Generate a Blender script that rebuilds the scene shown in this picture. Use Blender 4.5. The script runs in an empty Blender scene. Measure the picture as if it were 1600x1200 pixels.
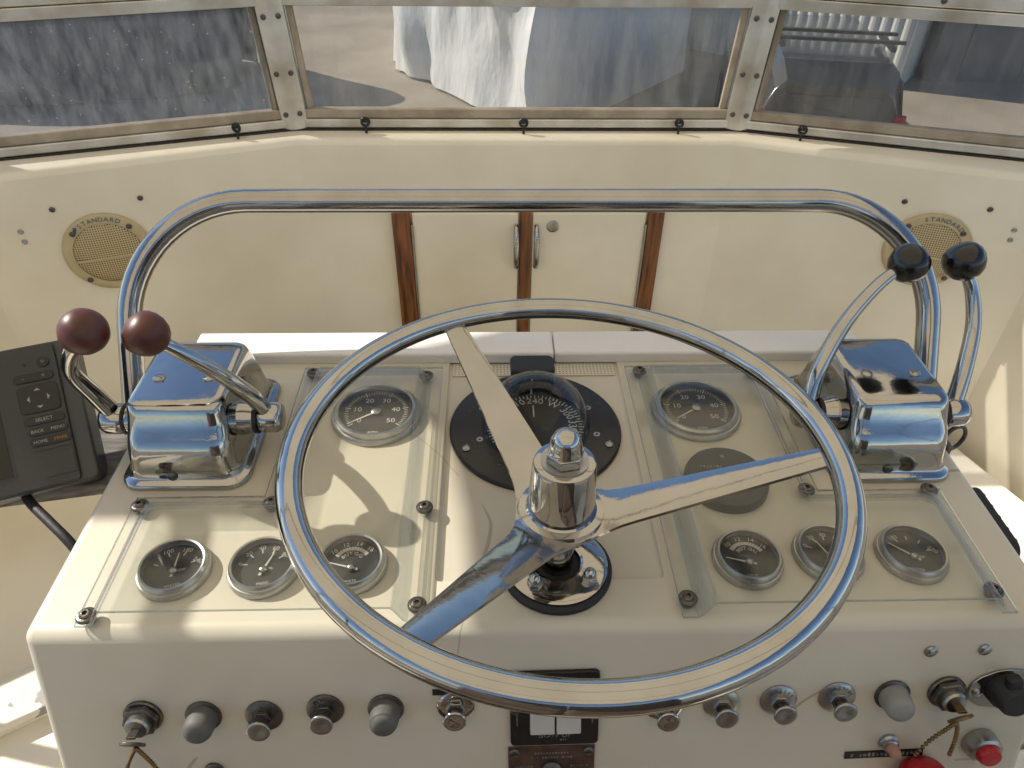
import bpy, bmesh, math, random
from mathutils import Matrix, Vector
R = math.radians
random.seed(7)
scene = bpy.context.scene
COL = scene.collection

# ------------------------------------------------------------------ camera
cam_d = bpy.data.cameras.new('camera'); cam = bpy.data.objects.new('camera', cam_d); COL.objects.link(cam)
cam_d.sensor_fit = 'HORIZONTAL'; cam_d.sensor_width = 36; cam_d.lens = 1151.2 / 1600 * 36
cam_d.clip_start = .02; cam_d.clip_end = 2000
def cam_matrix(pitch, yaw, roll, loc):
    p, y, r = R(pitch), R(yaw), R(roll)
    f = Vector((math.sin(y)*math.cos(p), math.cos(y)*math.cos(p), -math.sin(p)))
    rt = Vector((math.cos(y), -math.sin(y), 0)); up = rt.cross(f)
    r2 = rt*math.cos(r) + up*math.sin(r); u2 = up*math.cos(r) - rt*math.sin(r)
    m = Matrix((r2, u2, -f)).transposed().to_4x4(); m.translation = loc
    return m
cam.matrix_world = cam_matrix(38.87, 1.89, .77, Vector((-.047, 0, .52)))
scene.camera = cam
# ------------------------------------------------------------------ sky, sun, exposure
SUN_EL, SUN_FRONT = 37.0, 22.0          # sun stands to port, a little ahead of the beam
SV = Vector((-math.cos(R(SUN_EL))*math.cos(R(SUN_FRONT)), math.cos(R(SUN_EL))*math.sin(R(SUN_FRONT)), math.sin(R(SUN_EL))))
w = bpy.data.worlds.new('World'); scene.world = w; w.use_nodes = True
nt = w.node_tree; bg = nt.nodes['Background']
sky = nt.nodes.new('ShaderNodeTexSky'); sky.sky_type = 'NISHITA'; sky.sun_disc = False
sky.sun_elevation = R(SUN_EL); sky.sun_rotation = math.atan2(SV.x, SV.y)
sky.air_density = 1.0; sky.dust_density = .25; sky.ozone_density = 2.0; sky.altitude = 600
nt.links.new(sky.outputs[0], bg.inputs[0]); bg.inputs[1].default_value = .08
sl = bpy.data.lights.new('sun', 'SUN'); sl.energy = 3.4; sl.angle = R(.53); sl.color = (1, .93, .82)
sun = bpy.data.objects.new('sun', sl); COL.objects.link(sun)
sun.rotation_euler = SV.to_track_quat('Z', 'Y').to_euler(); sun.location = (-4, 2, 6)
vs = scene.view_settings; vs.view_transform = 'Standard'; vs.look = 'None'; vs.gamma = 1; vs.use_curve_mapping = False
vs.exposure = .92
scene.cycles.use_denoising = True
scene.cycles.max_bounces = 10; scene.cycles.transparent_max_bounces = 16
scene.cycles.caustics_reflective = False; scene.cycles.caustics_refractive = False
scene.cycles.sample_clamp_indirect = 6

# ------------------------------------------------------------------ materials
MATS = {}
def nodes_of(name):
    m = bpy.data.materials.new(name); m.use_nodes = True
    n = m.node_tree.nodes; return m, n, m.node_tree.links, n['Principled BSDF']
def mat(name, col, rough=.5, metal=0., var=.08, scale=12., bump=0., bscale=60., spec=.5, coat=0., col2=None, rvar=.1, stretch=None, mask=None, bdist=.002):
    if name in MATS: return MATS[name]
    m, n, L, b = nodes_of(name)
    tc = n.new('ShaderNodeTexCoord'); mp = n.new('ShaderNodeMapping'); L.new(tc.outputs['Object'], mp.inputs[0])
    if stretch: mp.inputs['Scale'].default_value = stretch
    nz = n.new('ShaderNodeTexNoise'); nz.inputs['Scale'].default_value = scale; nz.inputs['Detail'].default_value = 6
    L.new(mp.outputs[0], nz.inputs[0])
    cr = n.new('ShaderNodeValToRGB')
    c2 = col2 or tuple(c*(1-var*2) for c in col)
    cr.color_ramp.elements[0].color = (*c2, 1); cr.color_ramp.elements[1].color = (*col, 1)
    a, z = mask or (.3, .62)
    cr.color_ramp.elements[0].position = a; cr.color_ramp.elements[1].position = z
    L.new(nz.outputs[0], cr.inputs[0]); L.new(cr.outputs[0], b.inputs['Base Color'])
    mr = n.new('ShaderNodeMapRange'); mr.inputs['To Min'].default_value = max(0, rough-rough*rvar); mr.inputs['To Max'].default_value = rough+rough*rvar
    L.new(nz.outputs[0], mr.inputs[0]); L.new(mr.outputs[0], b.inputs['Roughness'])
    b.inputs['Metallic'].default_value = metal; b.inputs['Specular IOR Level'].default_value = spec
    b.inputs['Coat Weight'].default_value = coat
    if bump:
        n2 = n.new('ShaderNodeTexNoise'); n2.inputs['Scale'].default_value = bscale; n2.inputs['Detail'].default_value = 4
        L.new(mp.outputs[0], n2.inputs[0])
        bp = n.new('ShaderNodeBump'); bp.inputs['Strength'].default_value = bump; bp.inputs['Distance'].default_value = bdist
        L.new(n2.outputs[0], bp.inputs['Height']); L.new(bp.outputs[0], b.inputs['Normal'])
    MATS[name] = m; return m

def gelcoat(name, col, rough, specks=True):
    """painted fibreglass: faint mottling, hairline scratches, small dark specks"""
    m, n, L, b = nodes_of(name)
    tc = n.new('ShaderNodeTexCoord')
    nz = n.new('ShaderNodeTexNoise'); nz.inputs['Scale'].default_value = 5; nz.inputs['Detail'].default_value = 7; L.new(tc.outputs['Object'], nz.inputs[0])
    cr = n.new('ShaderNodeValToRGB'); cr.color_ramp.elements[0].position = .3; cr.color_ramp.elements[1].position = .65
    cr.color_ramp.elements[0].color = (*(c*k for c, k in zip(col, (.87, .85, .81))), 1); cr.color_ramp.elements[1].color = (*col, 1)
    L.new(nz.outputs[0], cr.inputs[0]); last = cr.outputs[0]
    if specks:
        vo = n.new('ShaderNodeTexVoronoi'); vo.inputs['Scale'].default_value = 16; L.new(tc.outputs['Object'], vo.inputs[0])
        lt = n.new('ShaderNodeMath'); lt.operation = 'LESS_THAN'; lt.inputs[1].default_value = .022; L.new(vo.outputs['Distance'], lt.inputs[0])
        wn = n.new('ShaderNodeSeparateColor'); L.new(vo.outputs['Color'], wn.inputs[0])
        g = n.new('ShaderNodeMath'); g.operation = 'GREATER_THAN'; g.inputs[1].default_value = .6; L.new(wn.outputs[0], g.inputs[0])
        mu = n.new('ShaderNodeMath'); mu.operation = 'MULTIPLY'; L.new(lt.outputs[0], mu.inputs[0]); L.new(g.outputs[0], mu.inputs[1])
        mx = n.new('ShaderNodeMix'); mx.data_type = 'RGBA'; mx.inputs[7].default_value = (.09, .07, .05, 1)
        L.new(mu.outputs[0], mx.inputs[0]); L.new(last, mx.inputs[6]); last = mx.outputs[2]
        # hairline scratches: thin iso-lines of a low frequency noise
        n3 = n.new('ShaderNodeTexNoise'); n3.inputs['Scale'].default_value = 2.3; n3.inputs['Detail'].default_value = 1.5; L.new(tc.outputs['Object'], n3.inputs[0])
        s = n.new('ShaderNodeMath'); s.operation = 'SUBTRACT'; s.inputs[1].default_value = .53; L.new(n3.outputs[0], s.inputs[0])
        a = n.new('ShaderNodeMath'); a.operation = 'ABSOLUTE'; L.new(s.outputs[0], a.inputs[0])
        l2 = n.new('ShaderNodeMath'); l2.operation = 'LESS_THAN'; l2.inputs[1].default_value = .0011; L.new(a.outputs[0], l2.inputs[0])
        n4 = n.new('ShaderNodeTexNoise'); n4.inputs['Scale'].default_value = 9; L.new(tc.outputs['Object'], n4.inputs[0])
        g4 = n.new('ShaderNodeMath'); g4.operation = 'GREATER_THAN'; g4.inputs[1].default_value = .55; L.new(n4.outputs[0], g4.inputs[0])
        m4 = n.new('ShaderNodeMath'); m4.operation = 'MULTIPLY'; L.new(l2.outputs[0], m4.inputs[0]); L.new(g4.outputs[0], m4.inputs[1])
        m5 = n.new('ShaderNodeMath'); m5.operation = 'MULTIPLY'; m5.inputs[1].default_value = .5; L.new(m4.outputs[0], m5.inputs[0])
        mx2 = n.new('ShaderNodeMix'); mx2.data_type = 'RGBA'; mx2.inputs[7].default_value = (.22, .18, .12, 1)
        L.new(m5.outputs[0], mx2.inputs[0]); L.new(last, mx2.inputs[6]); last = mx2.outputs[2]
    L.new(last, b.inputs['Base Color'])
    mr = n.new('ShaderNodeMapRange'); mr.inputs['To Min'].default_value = rough*.8; mr.inputs['To Max'].default_value = rough*1.25
    L.new(nz.outputs[0], mr.inputs[0]); L.new(mr.outputs[0], b.inputs['Roughness'])
    n2 = n.new('ShaderNodeTexNoise'); n2.inputs['Scale'].default_value = 28; n2.inputs['Detail'].default_value = 3; L.new(tc.outputs['Object'], n2.inputs[0])
    bp = n.new('ShaderNodeBump'); bp.inputs['Strength'].default_value = .06; bp.inputs['Distance'].default_value = .004
    L.new(n2.outputs[0], bp.inputs['Height']); L.new(bp.outputs[0], b.inputs['Normal'])
    MATS[name] = m; return m

CREAM = gelcoat('cream_gelcoat', (.61, .575, .485), .36)
CREAM_W = gelcoat('cream_wall', (.89, .83, .69), .45, False)
WHITE_V = mat('white_vinyl', (.80, .79, .76), .42, bump=.25, bscale=400, var=.03)
CHROME = mat('chrome', (.45, .445, .435), .075, 1, var=.08, scale=26, rvar=.85, bump=.05, bscale=40)
STEEL = mat('stainless_tube', (.43, .42, .41), .11, 1, var=.08, scale=22, rvar=.8, bump=.04, bscale=50)
POLISH = mat('polished_casting', (.44, .43, .415), .085, 1, var=.06, scale=25, rvar=.6, bump=.12, bscale=55)
DULL = mat('dull_chrome', (.42, .42, .41), .32, 1, var=.12, scale=90)
ALU = mat('aluminium_frame', (.72, .71, .68), .38, .75, var=.12, scale=14, bump=.1, bscale=220, col2=(.46, .42, .35))
DARKSTEEL = mat('dark_pitted_metal', (.17, .155, .14), .35, .9, var=.25, scale=120, bump=.3, bscale=300)
BLACKP = mat('black_plastic', (.012, .012, .014), .32, var=.2)
BLACKR = mat('black_rubber', (.014, .014, .015), .6, var=.2, bump=.2, bscale=300)
BLACKF = mat('black_flange', (.010, .010, .012), .28, var=.2, scale=40)
KNOBB = mat('black_knob', (.008, .008, .010), .22, var=.3, scale=60, coat=.15)
KNOBR = mat('maroon_knob', (.085, .021, .015), .42, var=.22, scale=30)
DIAL = mat('dial_black', (.012, .0115, .010), .6, var=.2)
OLIVE = mat('compass_card', (.020, .019, .010), .5, var=.2)
PRINT = mat('dial_print', (.62, .60, .53), .6, var=.1, scale=80)
PRINTD = mat('dim_print', (.25, .24, .21), .6, var=.3, scale=200)
PRINTK = mat('key_print', (.36, .36, .34), .6, var=.1)
WHITEP = mat('white_print', (.75, .74, .70), .6, var=.05)
ORANGEP = mat('orange_print', (.42, .20, .04), .6, var=.05)
BLUEP = mat('blue_print', (.035, .11, .19), .6, var=.2, scale=90)
TEAK = mat('varnished_teak', (.25, .088, .026), .33, var=.25, scale=8, stretch=(16, 16, 1.3), col2=(.060, .018, .006), coat=.2, mask=(.36, .62))
BEIGEP = mat('beige_plastic', (.56, .46, .27), .5, var=.06, scale=30)
GREYCAP = mat('grey_rubber', (.115, .115, .112), .62, var=.2, scale=40, bump=.15, bscale=200)
CASE = mat('plotter_case', (.040, .041, .043), .42, var=.08, bump=.12, bscale=900)
CASE2 = mat('plotter_trim', (.055, .058, .063), .32, var=.06)
SCREEN = mat('dark_screen', (.006, .007, .007), .10, var=.1)
BOARD = mat('weathered_board', (.26, .245, .225), .8, var=.3, scale=14, stretch=(1.2, 12, 12), col2=(.085, .078, .07), bump=.5, bscale=60, mask=(.35, .75))
COPPER = mat('tarnished_plate', (.16, .105, .085), .38, .7, var=.2, scale=45, col2=(.07, .05, .045))
BRASS = mat('old_brass', (.23, .155, .075), .4, .9, var=.2, scale=90)
REDP = mat('red_plastic', (.42, .012, .018), .35, var=.1)
PINKP = mat('faded_pink_plastic', (.42, .22, .17), .45, var=.1)
CANVAS, n_, L_, b_ = nodes_of('fill_light_canvas')
b_.inputs['Base Color'].default_value = (.66, .64, .58, 1); b_.inputs['Roughness'].default_value = .85
tl_ = n_.new('ShaderNodeBsdfTranslucent'); tl_.inputs[0].default_value = (.95, .87, .72, 1); ms_ = n_.new('ShaderNodeMixShader'); ms_.inputs[0].default_value = .80
L_.new(b_.outputs[0], ms_.inputs[1]); L_.new(tl_.outputs[0], ms_.inputs[2]); L_.new(ms_.outputs[0], n_['Material Output'].inputs[0])  # canvas made very translucent, an added warm fill for the cockpit
NET = mat('pale_mesh', (.50, .48, .42), .7, var=.1, scale=200)
GASKET = mat('dark_gasket', (.045, .035, .026), .7, var=.3, scale=60)
TEAKSEAL = mat('brown_bedding', (.44, .375, .29), .55, var=.3, scale=22, col2=(.27, .22, .16))
PEEL = mat('peeling_paint', (.74, .70, .60), .6, var=.1, scale=26, col2=(.30, .29, .28), mask=(.455, .475), bump=.5, bscale=30)

def clear_sheet(name, tint, gloss_rough=.03, haze=.03, haze_col=(.8, .8, .78), hscale=8, streak=None, hmax=None, specks=0.):
    m, n, L, b = nodes_of(name); n.remove(b); out = n['Material Output']
    tr = n.new('ShaderNodeBsdfTransparent'); tr.inputs[0].default_value = (*tint, 1)
    gl = n.new('ShaderNodeBsdfGlossy'); gl.inputs['Roughness'].default_value = gloss_rough
    lw = n.new('ShaderNodeLayerWeight'); lw.inputs[0].default_value = .5      # same on both faces of a thin sheet
    pw = n.new('ShaderNodeMath'); pw.operation = 'POWER'; pw.inputs[1].default_value = 3.4; L.new(lw.outputs['Facing'], pw.inputs[0])
    fr = n.new('ShaderNodeMath'); fr.operation = 'MULTIPLY_ADD'; fr.inputs[1].default_value = .75; fr.inputs[2].default_value = .022; L.new(pw.outputs[0], fr.inputs[0])
    tc = n.new('ShaderNodeTexCoord'); mp = n.new('ShaderNodeMapping'); L.new(tc.outputs['Object'], mp.inputs[0])
    if streak: mp.inputs['Scale'].default_value = streak
    nz = n.new('ShaderNodeTexNoise'); nz.inputs['Scale'].default_value = hscale; nz.inputs['Detail'].default_value = 8; nz.inputs['Roughness'].default_value = .68
    L.new(mp.outputs[0], nz.inputs[0])
    mr = n.new('ShaderNodeMapRange'); mr.inputs['From Min'].default_value = .35; mr.inputs['From Max'].default_value = .75
    mr.inputs['To Min'].default_value = haze*.4; mr.inputs['To Max'].default_value = hmax or haze*2
    L.new(nz.outputs[0], mr.inputs[0])
    hz = mr.outputs[0]
    if specks:
        vo = n.new('ShaderNodeTexVoronoi'); vo.inputs['Scale'].default_value = 110; L.new(tc.outputs['Object'], vo.inputs[0])
        sc = n.new('ShaderNodeSeparateColor'); L.new(vo.outputs['Color'], sc.inputs[0])
        th = n.new('ShaderNodeMath'); th.operation = 'MULTIPLY_ADD'; th.inputs[1].default_value = .55; th.inputs[2].default_value = -.38; L.new(sc.outputs[0], th.inputs[0])
        lt = n.new('ShaderNodeMath'); lt.operation = 'LESS_THAN'; L.new(vo.outputs['Distance'], lt.inputs[0]); L.new(th.outputs[0], lt.inputs[1])
        n3 = n.new('ShaderNodeTexNoise'); n3.inputs['Scale'].default_value = 3.0; n3.inputs['Detail'].default_value = 1; L.new(tc.outputs['Object'], n3.inputs[0])
        s3 = n.new('ShaderNodeMath'); s3.operation = 'SUBTRACT'; s3.inputs[1].default_value = .5; L.new(n3.outputs[0], s3.inputs[0])
        a3 = n.new('ShaderNodeMath'); a3.operation = 'ABSOLUTE'; L.new(s3.outputs[0], a3.inputs[0])
        l3 = n.new('ShaderNodeMath'); l3.operation = 'LESS_THAN'; l3.inputs[1].default_value = .00012; L.new(a3.outputs[0], l3.inputs[0])
        ad0 = n.new('ShaderNodeMath'); ad0.operation = 'MAXIMUM'; L.new(lt.outputs[0], ad0.inputs[0]); L.new(l3.outputs[0], ad0.inputs[1])
        ad = n.new('ShaderNodeMath'); ad.operation = 'MULTIPLY_ADD'; ad.inputs[1].default_value = specks; L.new(ad0.outputs[0], ad.inputs[0]); L.new(hz, ad.inputs[2]); hz = ad.outputs[0]
    df = n.new('ShaderNodeBsdfDiffuse'); df.inputs[0].default_value = (*haze_col, 1)
    tl = n.new('ShaderNodeBsdfTranslucent'); tl.inputs[0].default_value = (*haze_col, 1)
    dm = n.new('ShaderNodeMixShader'); dm.inputs[0].default_value = .5; L.new(df.outputs[0], dm.inputs[1]); L.new(tl.outputs[0], dm.inputs[2])
    m1 = n.new('ShaderNodeMixShader'); L.new(hz, m1.inputs[0]); L.new(tr.outputs[0], m1.inputs[1]); L.new(dm.outputs[0], m1.inputs[2])
    m2 = n.new('ShaderNodeMixShader'); L.new(fr.outputs[0], m2.inputs[0]); L.new(m1.outputs[0], m2.inputs[1]); L.new(gl.outputs[0], m2.inputs[2])
    L.new(m2.outputs[0], out.inputs[0]); MATS[name] = m; return m
ACRYL = clear_sheet('clear_acrylic', (.965, .97, .96), .05, .012, hscale=30)
ACRYL_S = clear_sheet('acrylic_bend_highlight', (.86, .875, .86), .10, .10, (.85, .86, .84), 60, (1, .15, 1), .26)  # pale streaky haze on the bends stands in for highlights
ACRYL_E = clear_sheet('acrylic_edge', (.62, .66, .62), .12, .35, (.78, .80, .76), 20, None, .55)
GLASS = clear_sheet('instrument_glass', (.95, .95, .95), .02, .006, hscale=40)
PANE = clear_sheet('dirty_window', (.86, .855, .835), .04, .06, (.68, .645, .59), 26, (1, 1, .22), .20, .14)
PANE_P = clear_sheet('crazed_window', (.76, .77, .78), .06, .10, (.62, .63, .65), 70, (1, 1, .3), .20, .30)
DOME = clear_sheet('compass_dome', (.80, .82, .86), .015, .01, hscale=20)

# ------------------------------------------------------------------ mesh helpers
I4 = Matrix.Identity(4)
def T(x=0, y=0, z=0): return Matrix.Translation((x, y, z))
def RX(a): return Matrix.Rotation(R(a), 4, 'X')
def RY(a): return Matrix.Rotation(R(a), 4, 'Y')
def RZ(a): return Matrix.Rotation(R(a), 4, 'Z')
_txt = {}
def text_mesh(s):
    if s not in _txt:
        c = bpy.data.curves.new('t', 'FONT'); c.body = s; c.size = 1; c.align_x = 'CENTER'; c.align_y = 'CENTER'; c.resolution_u = 2
        o = bpy.data.objects.new('t', c); COL.objects.link(o)
        dg = bpy.context.evaluated_depsgraph_get(); me = bpy.data.meshes.new_from_object(o.evaluated_get(dg))
        _txt[s] = ([v.co.copy() for v in me.vertices], [tuple(p.vertices) for p in me.polygons])
        bpy.data.objects.remove(o); bpy.data.curves.remove(c); bpy.data.meshes.remove(me)
    return _txt[s]
def dashes(mb, n, length, h, M):       # worn, unreadable print
    rnd = random.Random(n*31+int(h*1e6))
    for k in range(n):
        if rnd.random() < .85: mb.box(length/n*rnd.uniform(.35, .7), h*rnd.uniform(.6, 1), .0002, M @ T(-length/2+(k+.5)*length/n, rnd.uniform(-.1, .1)*h, 0))
    return mb
class MB:
    def __init__(s): s.v = []; s.f = []
    def add(s, vs, fs, M=I4):
        k = len(s.v); s.v += [M @ Vector(p) for p in vs]; s.f += [tuple(i+k for i in q) for q in fs]; return s
    def box(s, sx, sy, sz, M=I4):
        x, y, z = sx/2, sy/2, sz/2
        return s.add([(-x,-y,-z),(x,-y,-z),(x,y,-z),(-x,y,-z),(-x,-y,z),(x,-y,z),(x,y,z),(-x,y,z)],
                     [(0,3,2,1),(4,5,6,7),(0,1,5,4),(1,2,6,5),(2,3,7,6),(3,0,4,7)], M)
    def lathe(s, prof, M=I4, n=32, cap0=True, cap1=True):
        vs = []; fs = []
        for r, z in prof:
            for i in range(n): a = 2*math.pi*i/n; vs.append((r*math.cos(a), r*math.sin(a), z))
        for j in range(len(prof)-1):
            for i in range(n):
                a, b = j*n+i, j*n+(i+1) % n; fs.append((a, b, b+n, a+n))
        if cap0: fs.append(tuple(range(n))[::-1])
        if cap1: fs.append(tuple((len(prof)-1)*n+i for i in range(n)))
        return s.add(vs, fs, M)
    def prism(s, poly, z0, z1, M=I4):
        n = len(poly); vs = [(x, y, z0) for x, y in poly] + [(x, y, z1) for x, y in poly]
        fs = [tuple(range(n))[::-1], tuple(range(n, 2*n))] + [(i, (i+1) % n, n+(i+1) % n, n+i) for i in range(n)]
        return s.add(vs, fs, M)
    def tube(s, path, r, n=14, closed=False, M=I4):
        P = [Vector(p) for p in path]; m = len(P); vs = []; fs = []
        rr = r if hasattr(r, '__len__') else [r]*m
        tg = []
        for i in range(m):
            a = P[(i-1) % m] if (closed or i > 0) else P[i]; b = P[(i+1) % m] if (closed or i < m-1) else P[i]
            tg.append((b-a).normalized())
        nrm = tg[0].orthogonal().normalized()
        for i in range(m):
            if i: nrm = tg[i-1].rotation_difference(tg[i]) @ nrm
            nrm = (nrm - tg[i]*nrm.dot(tg[i])).normalized(); bn = tg[i].cross(nrm)
            for k in range(n):
                a = 2*math.pi*k/n; vs.append(P[i] + (nrm*math.cos(a) + bn*math.sin(a))*rr[i])
        for i in range(m if closed else m-1):
            for k in range(n):
                a, b = i*n+k, i*n+(k+1) % n; c, d = ((i+1) % m)*n+(k+1) % n, ((i+1) % m)*n+k
                fs.append((a, b, c, d))
        if not closed: fs += [tuple(range(n))[::-1], tuple((m-1)*n+k for k in range(n))]
        return s.add(vs, fs, M)
    def sphere(s, r, M=I4, n=20, k=12):
        return s.lathe([(max(1e-5, r*math.sin(math.pi*j/k)), -r*math.cos(math.pi*j/k)) for j in range(k+1)], M, n)
    def text(s, body, size, M=I4):
        vs, fs = text_mesh(body); return s.add(vs, fs, M @ Matrix.Scale(size, 4))
    def build(s, name, m, parent=None, smooth=38, bevel=0, seg=2, M=None, solid=0):
        me = bpy.data.meshes.new(name); me.from_pydata([tuple(v) for v in s.v], [], s.f); me.update()
        bm = bmesh.new(); bm.from_mesh(me); bmesh.ops.recalc_face_normals(bm, faces=bm.faces); bm.to_mesh(me); bm.free()
        if smooth: me.shade_smooth(); me.set_sharp_from_angle(angle=R(smooth))
        return link(name, me, m, parent, M, bevel, seg, solid)
def link(name, me, m, parent=None, M=None, bevel=0, seg=2, solid=0):
    o = bpy.data.objects.new(name, me); COL.objects.link(o)
    if m and not me.materials: me.materials.append(m)
    o.parent = parent
    if M is not None: o.matrix_local = M
    if solid: md = o.modifiers.new('s', 'SOLIDIFY'); md.thickness = solid; md.offset = 0
    if bevel: md = o.modifiers.new('b', 'BEVEL'); md.width = bevel; md.segments = seg; md.limit_method = 'ANGLE'; md.angle_limit = R(40); md.harden_normals = True
    return o
def tag(o, label, cat, group=None, kind=None):
    if label: o['label'] = label
    if cat: o['category'] = cat
    if group: o['group'] = group
    if kind: o['kind'] = kind
    return o
def thing(name, label, cat, M=I4, group=None):
    o = bpy.data.objects.new(name, None); COL.objects.link(o); o.matrix_world = M; o.empty_display_size = .02
    return tag(o, label, cat, group)
def copies(proto, name, parent, mats):
    for M in mats: link(name, proto, None, parent, M)
def spline(pts, n=8):
    P = [Vector(p) for p in pts]; out = []
    for i in range(len(P)-1):
        a, b, c, d = P[max(0, i-1)], P[i], P[i+1], P[min(len(P)-1, i+2)]
        for k in range(n):
            t = k/n; out.append(.5*((2*b) + (c-a)*t + (2*a-5*b+4*c-d)*t*t + (3*b-a-3*c+d)*t**3))
    return out + [P[-1]]
def rrect(w, h, r, n=6, cx=0, cy=0):
    out = []
    for sx, sy, a0 in ((1, 1, 0), (-1, 1, 90), (-1, -1, 180), (1, -1, 270)):
        for k in range(n+1):
            a = R(a0 + 90*k/n); out.append((cx+sx*(w/2-r)+r*math.cos(a), cy+sy*(h/2-r)+r*math.sin(a)))
    return out
def mesh_only(mb, m, smooth=38):
    o = mb.build('tmp', m, None, smooth); me = o.data; bpy.data.objects.remove(o); return me

SCREW_ME = mesh_only(MB().lathe([(.0042, 0), (.0042, .0008), (.003, .0018), (.0008, .0022)], n=14).box(.0072, .0009, .0004, T(0, 0, .0023)), DULL)
SCREW_DK = mesh_only(MB().lathe([(.0046, 0), (.0046, .001), (.0034, .0022), (.0008, .0026)], n=14).box(.0072, .0010, .0004, T(0, 0, .0027)), DARKSTEEL)
SCREW_ME.name = 'screw'; SCREW_DK.name = 'screw'

# ------------------------------------------------------------------ ground and yard (structure)
GZ = -3.7
gm = mat('yard_concrete', (.345, .295, .235), .9, var=.1, scale=.8, col2=(.235, .20, .155), bump=.4, bscale=6)
g = MB().add([(-500, -300, 0), (500, -300, 0), (500, 700, 0), (-500, 700, 0)], [(0, 1, 2, 3)]).build('ground', gm, None, 0, M=T(0, 0, GZ)); g['kind'] = 'structure'

# ------------------------------------------------------------------ flybridge moulding
fly = thing('flybridge', 'cream fibreglass flybridge coaming wrapping round the helm console', 'boat', T(0, 0, 0))
INN = [(-1.12, -1.6), (-1.12, .45), (-.885, 1.085), (-.383, 1.265), (.383, 1.265), (.885, 1.085), (1.12, .45), (1.12, -1.6)]
OUT = [(-1.30, -1.6), (-1.30, .50), (-1.00, 1.22), (-.43, 1.42), (.43, 1.42), (1.00, 1.22), (1.30, .50), (1.30, -1.6)]
LZ = .0475; FLOOR = -.95
DROP = [-.42, -.38, 0, 0, 0, 0, -.38, -.42]       # unseen side coaming, lowered aft to let sun reach the port bench
def wall_seg(i, name, poly, z0, z1, th):
    (x0, y0), (x1, y1) = poly[i], poly[i+1]
    mb = MB(); N = 10
    vs = []
    for k in range(N+1):
        t = k/N; vs += [(x0+(x1-x0)*t, y0+(y1-y0)*t, z0), (x0+(x1-x0)*t, y0+(y1-y0)*t, z1+DROP[i]*(1-t)+DROP[i+1]*t)]
    mb.add(vs, [(2*k, 2*k+2, 2*k+3, 2*k+1) for k in range(N)])
    return mb.build(name, CREAM_W, fly, 0)
for i in range(7):
    wall_seg(i, 'front_wall' if i == 3 else 'wing_wall' if i in (2, 4) else 'side_wall', INN, FLOOR, LZ-.012, 0)
    wall_seg(i, 'outer_wall', OUT, -1.6, LZ-.012, 0)
# ledge: rounded lip that bridges the inner and the outer skin
mb = MB(); prof = [(0, -.012), (.002, -.005), (.006, -.001), (.012, 0), (.5, .001), (.97, 0), (1, -.012)]
vs = []
for q_, ((a, b), (c, d)) in enumerate(zip(INN, OUT)):
    for t, dz in prof:
        k = t if t in (0, .5, .97, 1) else None
        L_ = math.hypot(c-a, d-b); tt = t if t >= .5 or t == 0 else t/L_
        vs.append((a+(c-a)*tt, b+(d-b)*tt, LZ+dz+DROP[q_]))
n = len(prof)
mb.add(vs, [(i*n+j, (i+1)*n+j, (i+1)*n+j+1, i*n+j+1) for i in range(len(INN)-1) for j in range(n-1)])
mb.build('ledge', CREAM_W, fly, 60)
MB().prism(OUT, FLOOR-.06, FLOOR).build('floor', mat('deck_paint', (.42, .38, .31), .7, var=.15, scale=6, bump=.3, bscale=200), fly, 0)
MB().prism([(-1.45, -2.2), (1.45, -2.2), (1.45, 1.3), (.8, 1.9), (-.8, 1.9), (-1.45, 1.3)], -2.3, FLOOR-.062).build('cabin', WHITE_V, fly, 0)
MB().prism([(-1.6, -5.5), (1.6, -5.5), (1.6, 2.5), (.9, 4.4), (0, 5.2), (-.9, 4.4), (-1.6, 2.5)], GZ+.45, -2.302).build('hull', mat('hull_paint', (.62, .61, .58), .3), fly, 0)
for sx in (-1, 1):
    for yy in (-4, 0, 3): MB().box(.16, .3, .45, T(sx*.75, yy, GZ+.225)).build('hull_block', TEAK, fly, 0)
# wooden strips and locker doors on the front wall
for xs, wd in ((-.215, .034), (.0155, .021), (.259, .030)):
    MB().box(wd, .013, .62, T(xs, 1.2585, -.395)).build('wood_strip', TEAK, fly, 30, .002)
for x0, x1, hx in ((-.195, .003, -.0005), (.029, .241, .0405)):
    d = MB().box(x1-x0, .008, .60, T((x0+x1)/2, 1.261, -.39)).build('locker_door', CREAM_W, fly, 30, .002)
for hx in (-.0015, .0365):
    pth = spline([(hx, 1.255, -.112), (hx, 1.247, -.118), (hx, 1.237, -.135), (hx, 1.235, -.155), (hx, 1.237, -.178), (hx, 1.247, -.195), (hx, 1.256, -.201)], 5)
    MB().tube(pth, [.0035+.0022*math.sin(math.pi*i/(len(pth)-1)) for i in range(len(pth))], 10).build('door_handle', CHROME, fly, 60)
MB().lathe([(.011, 0), (.011, .003), (.009, .0045), (.005, .0045), (.005, .006), (.0035, .006), (.0035, .0035)], T(.067, 1.2572, -.115) @ RX(90), 20).build('lock', DULL, fly, 40)
MB().box(.003, .012, .56, T(-.1955, 1.2585, -.39)).build('hinge', DULL, fly, 0)
MB().box(.003, .012, .56, T(.2415, 1.2585, -.39)).build('hinge', DULL, fly, 0)
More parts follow.
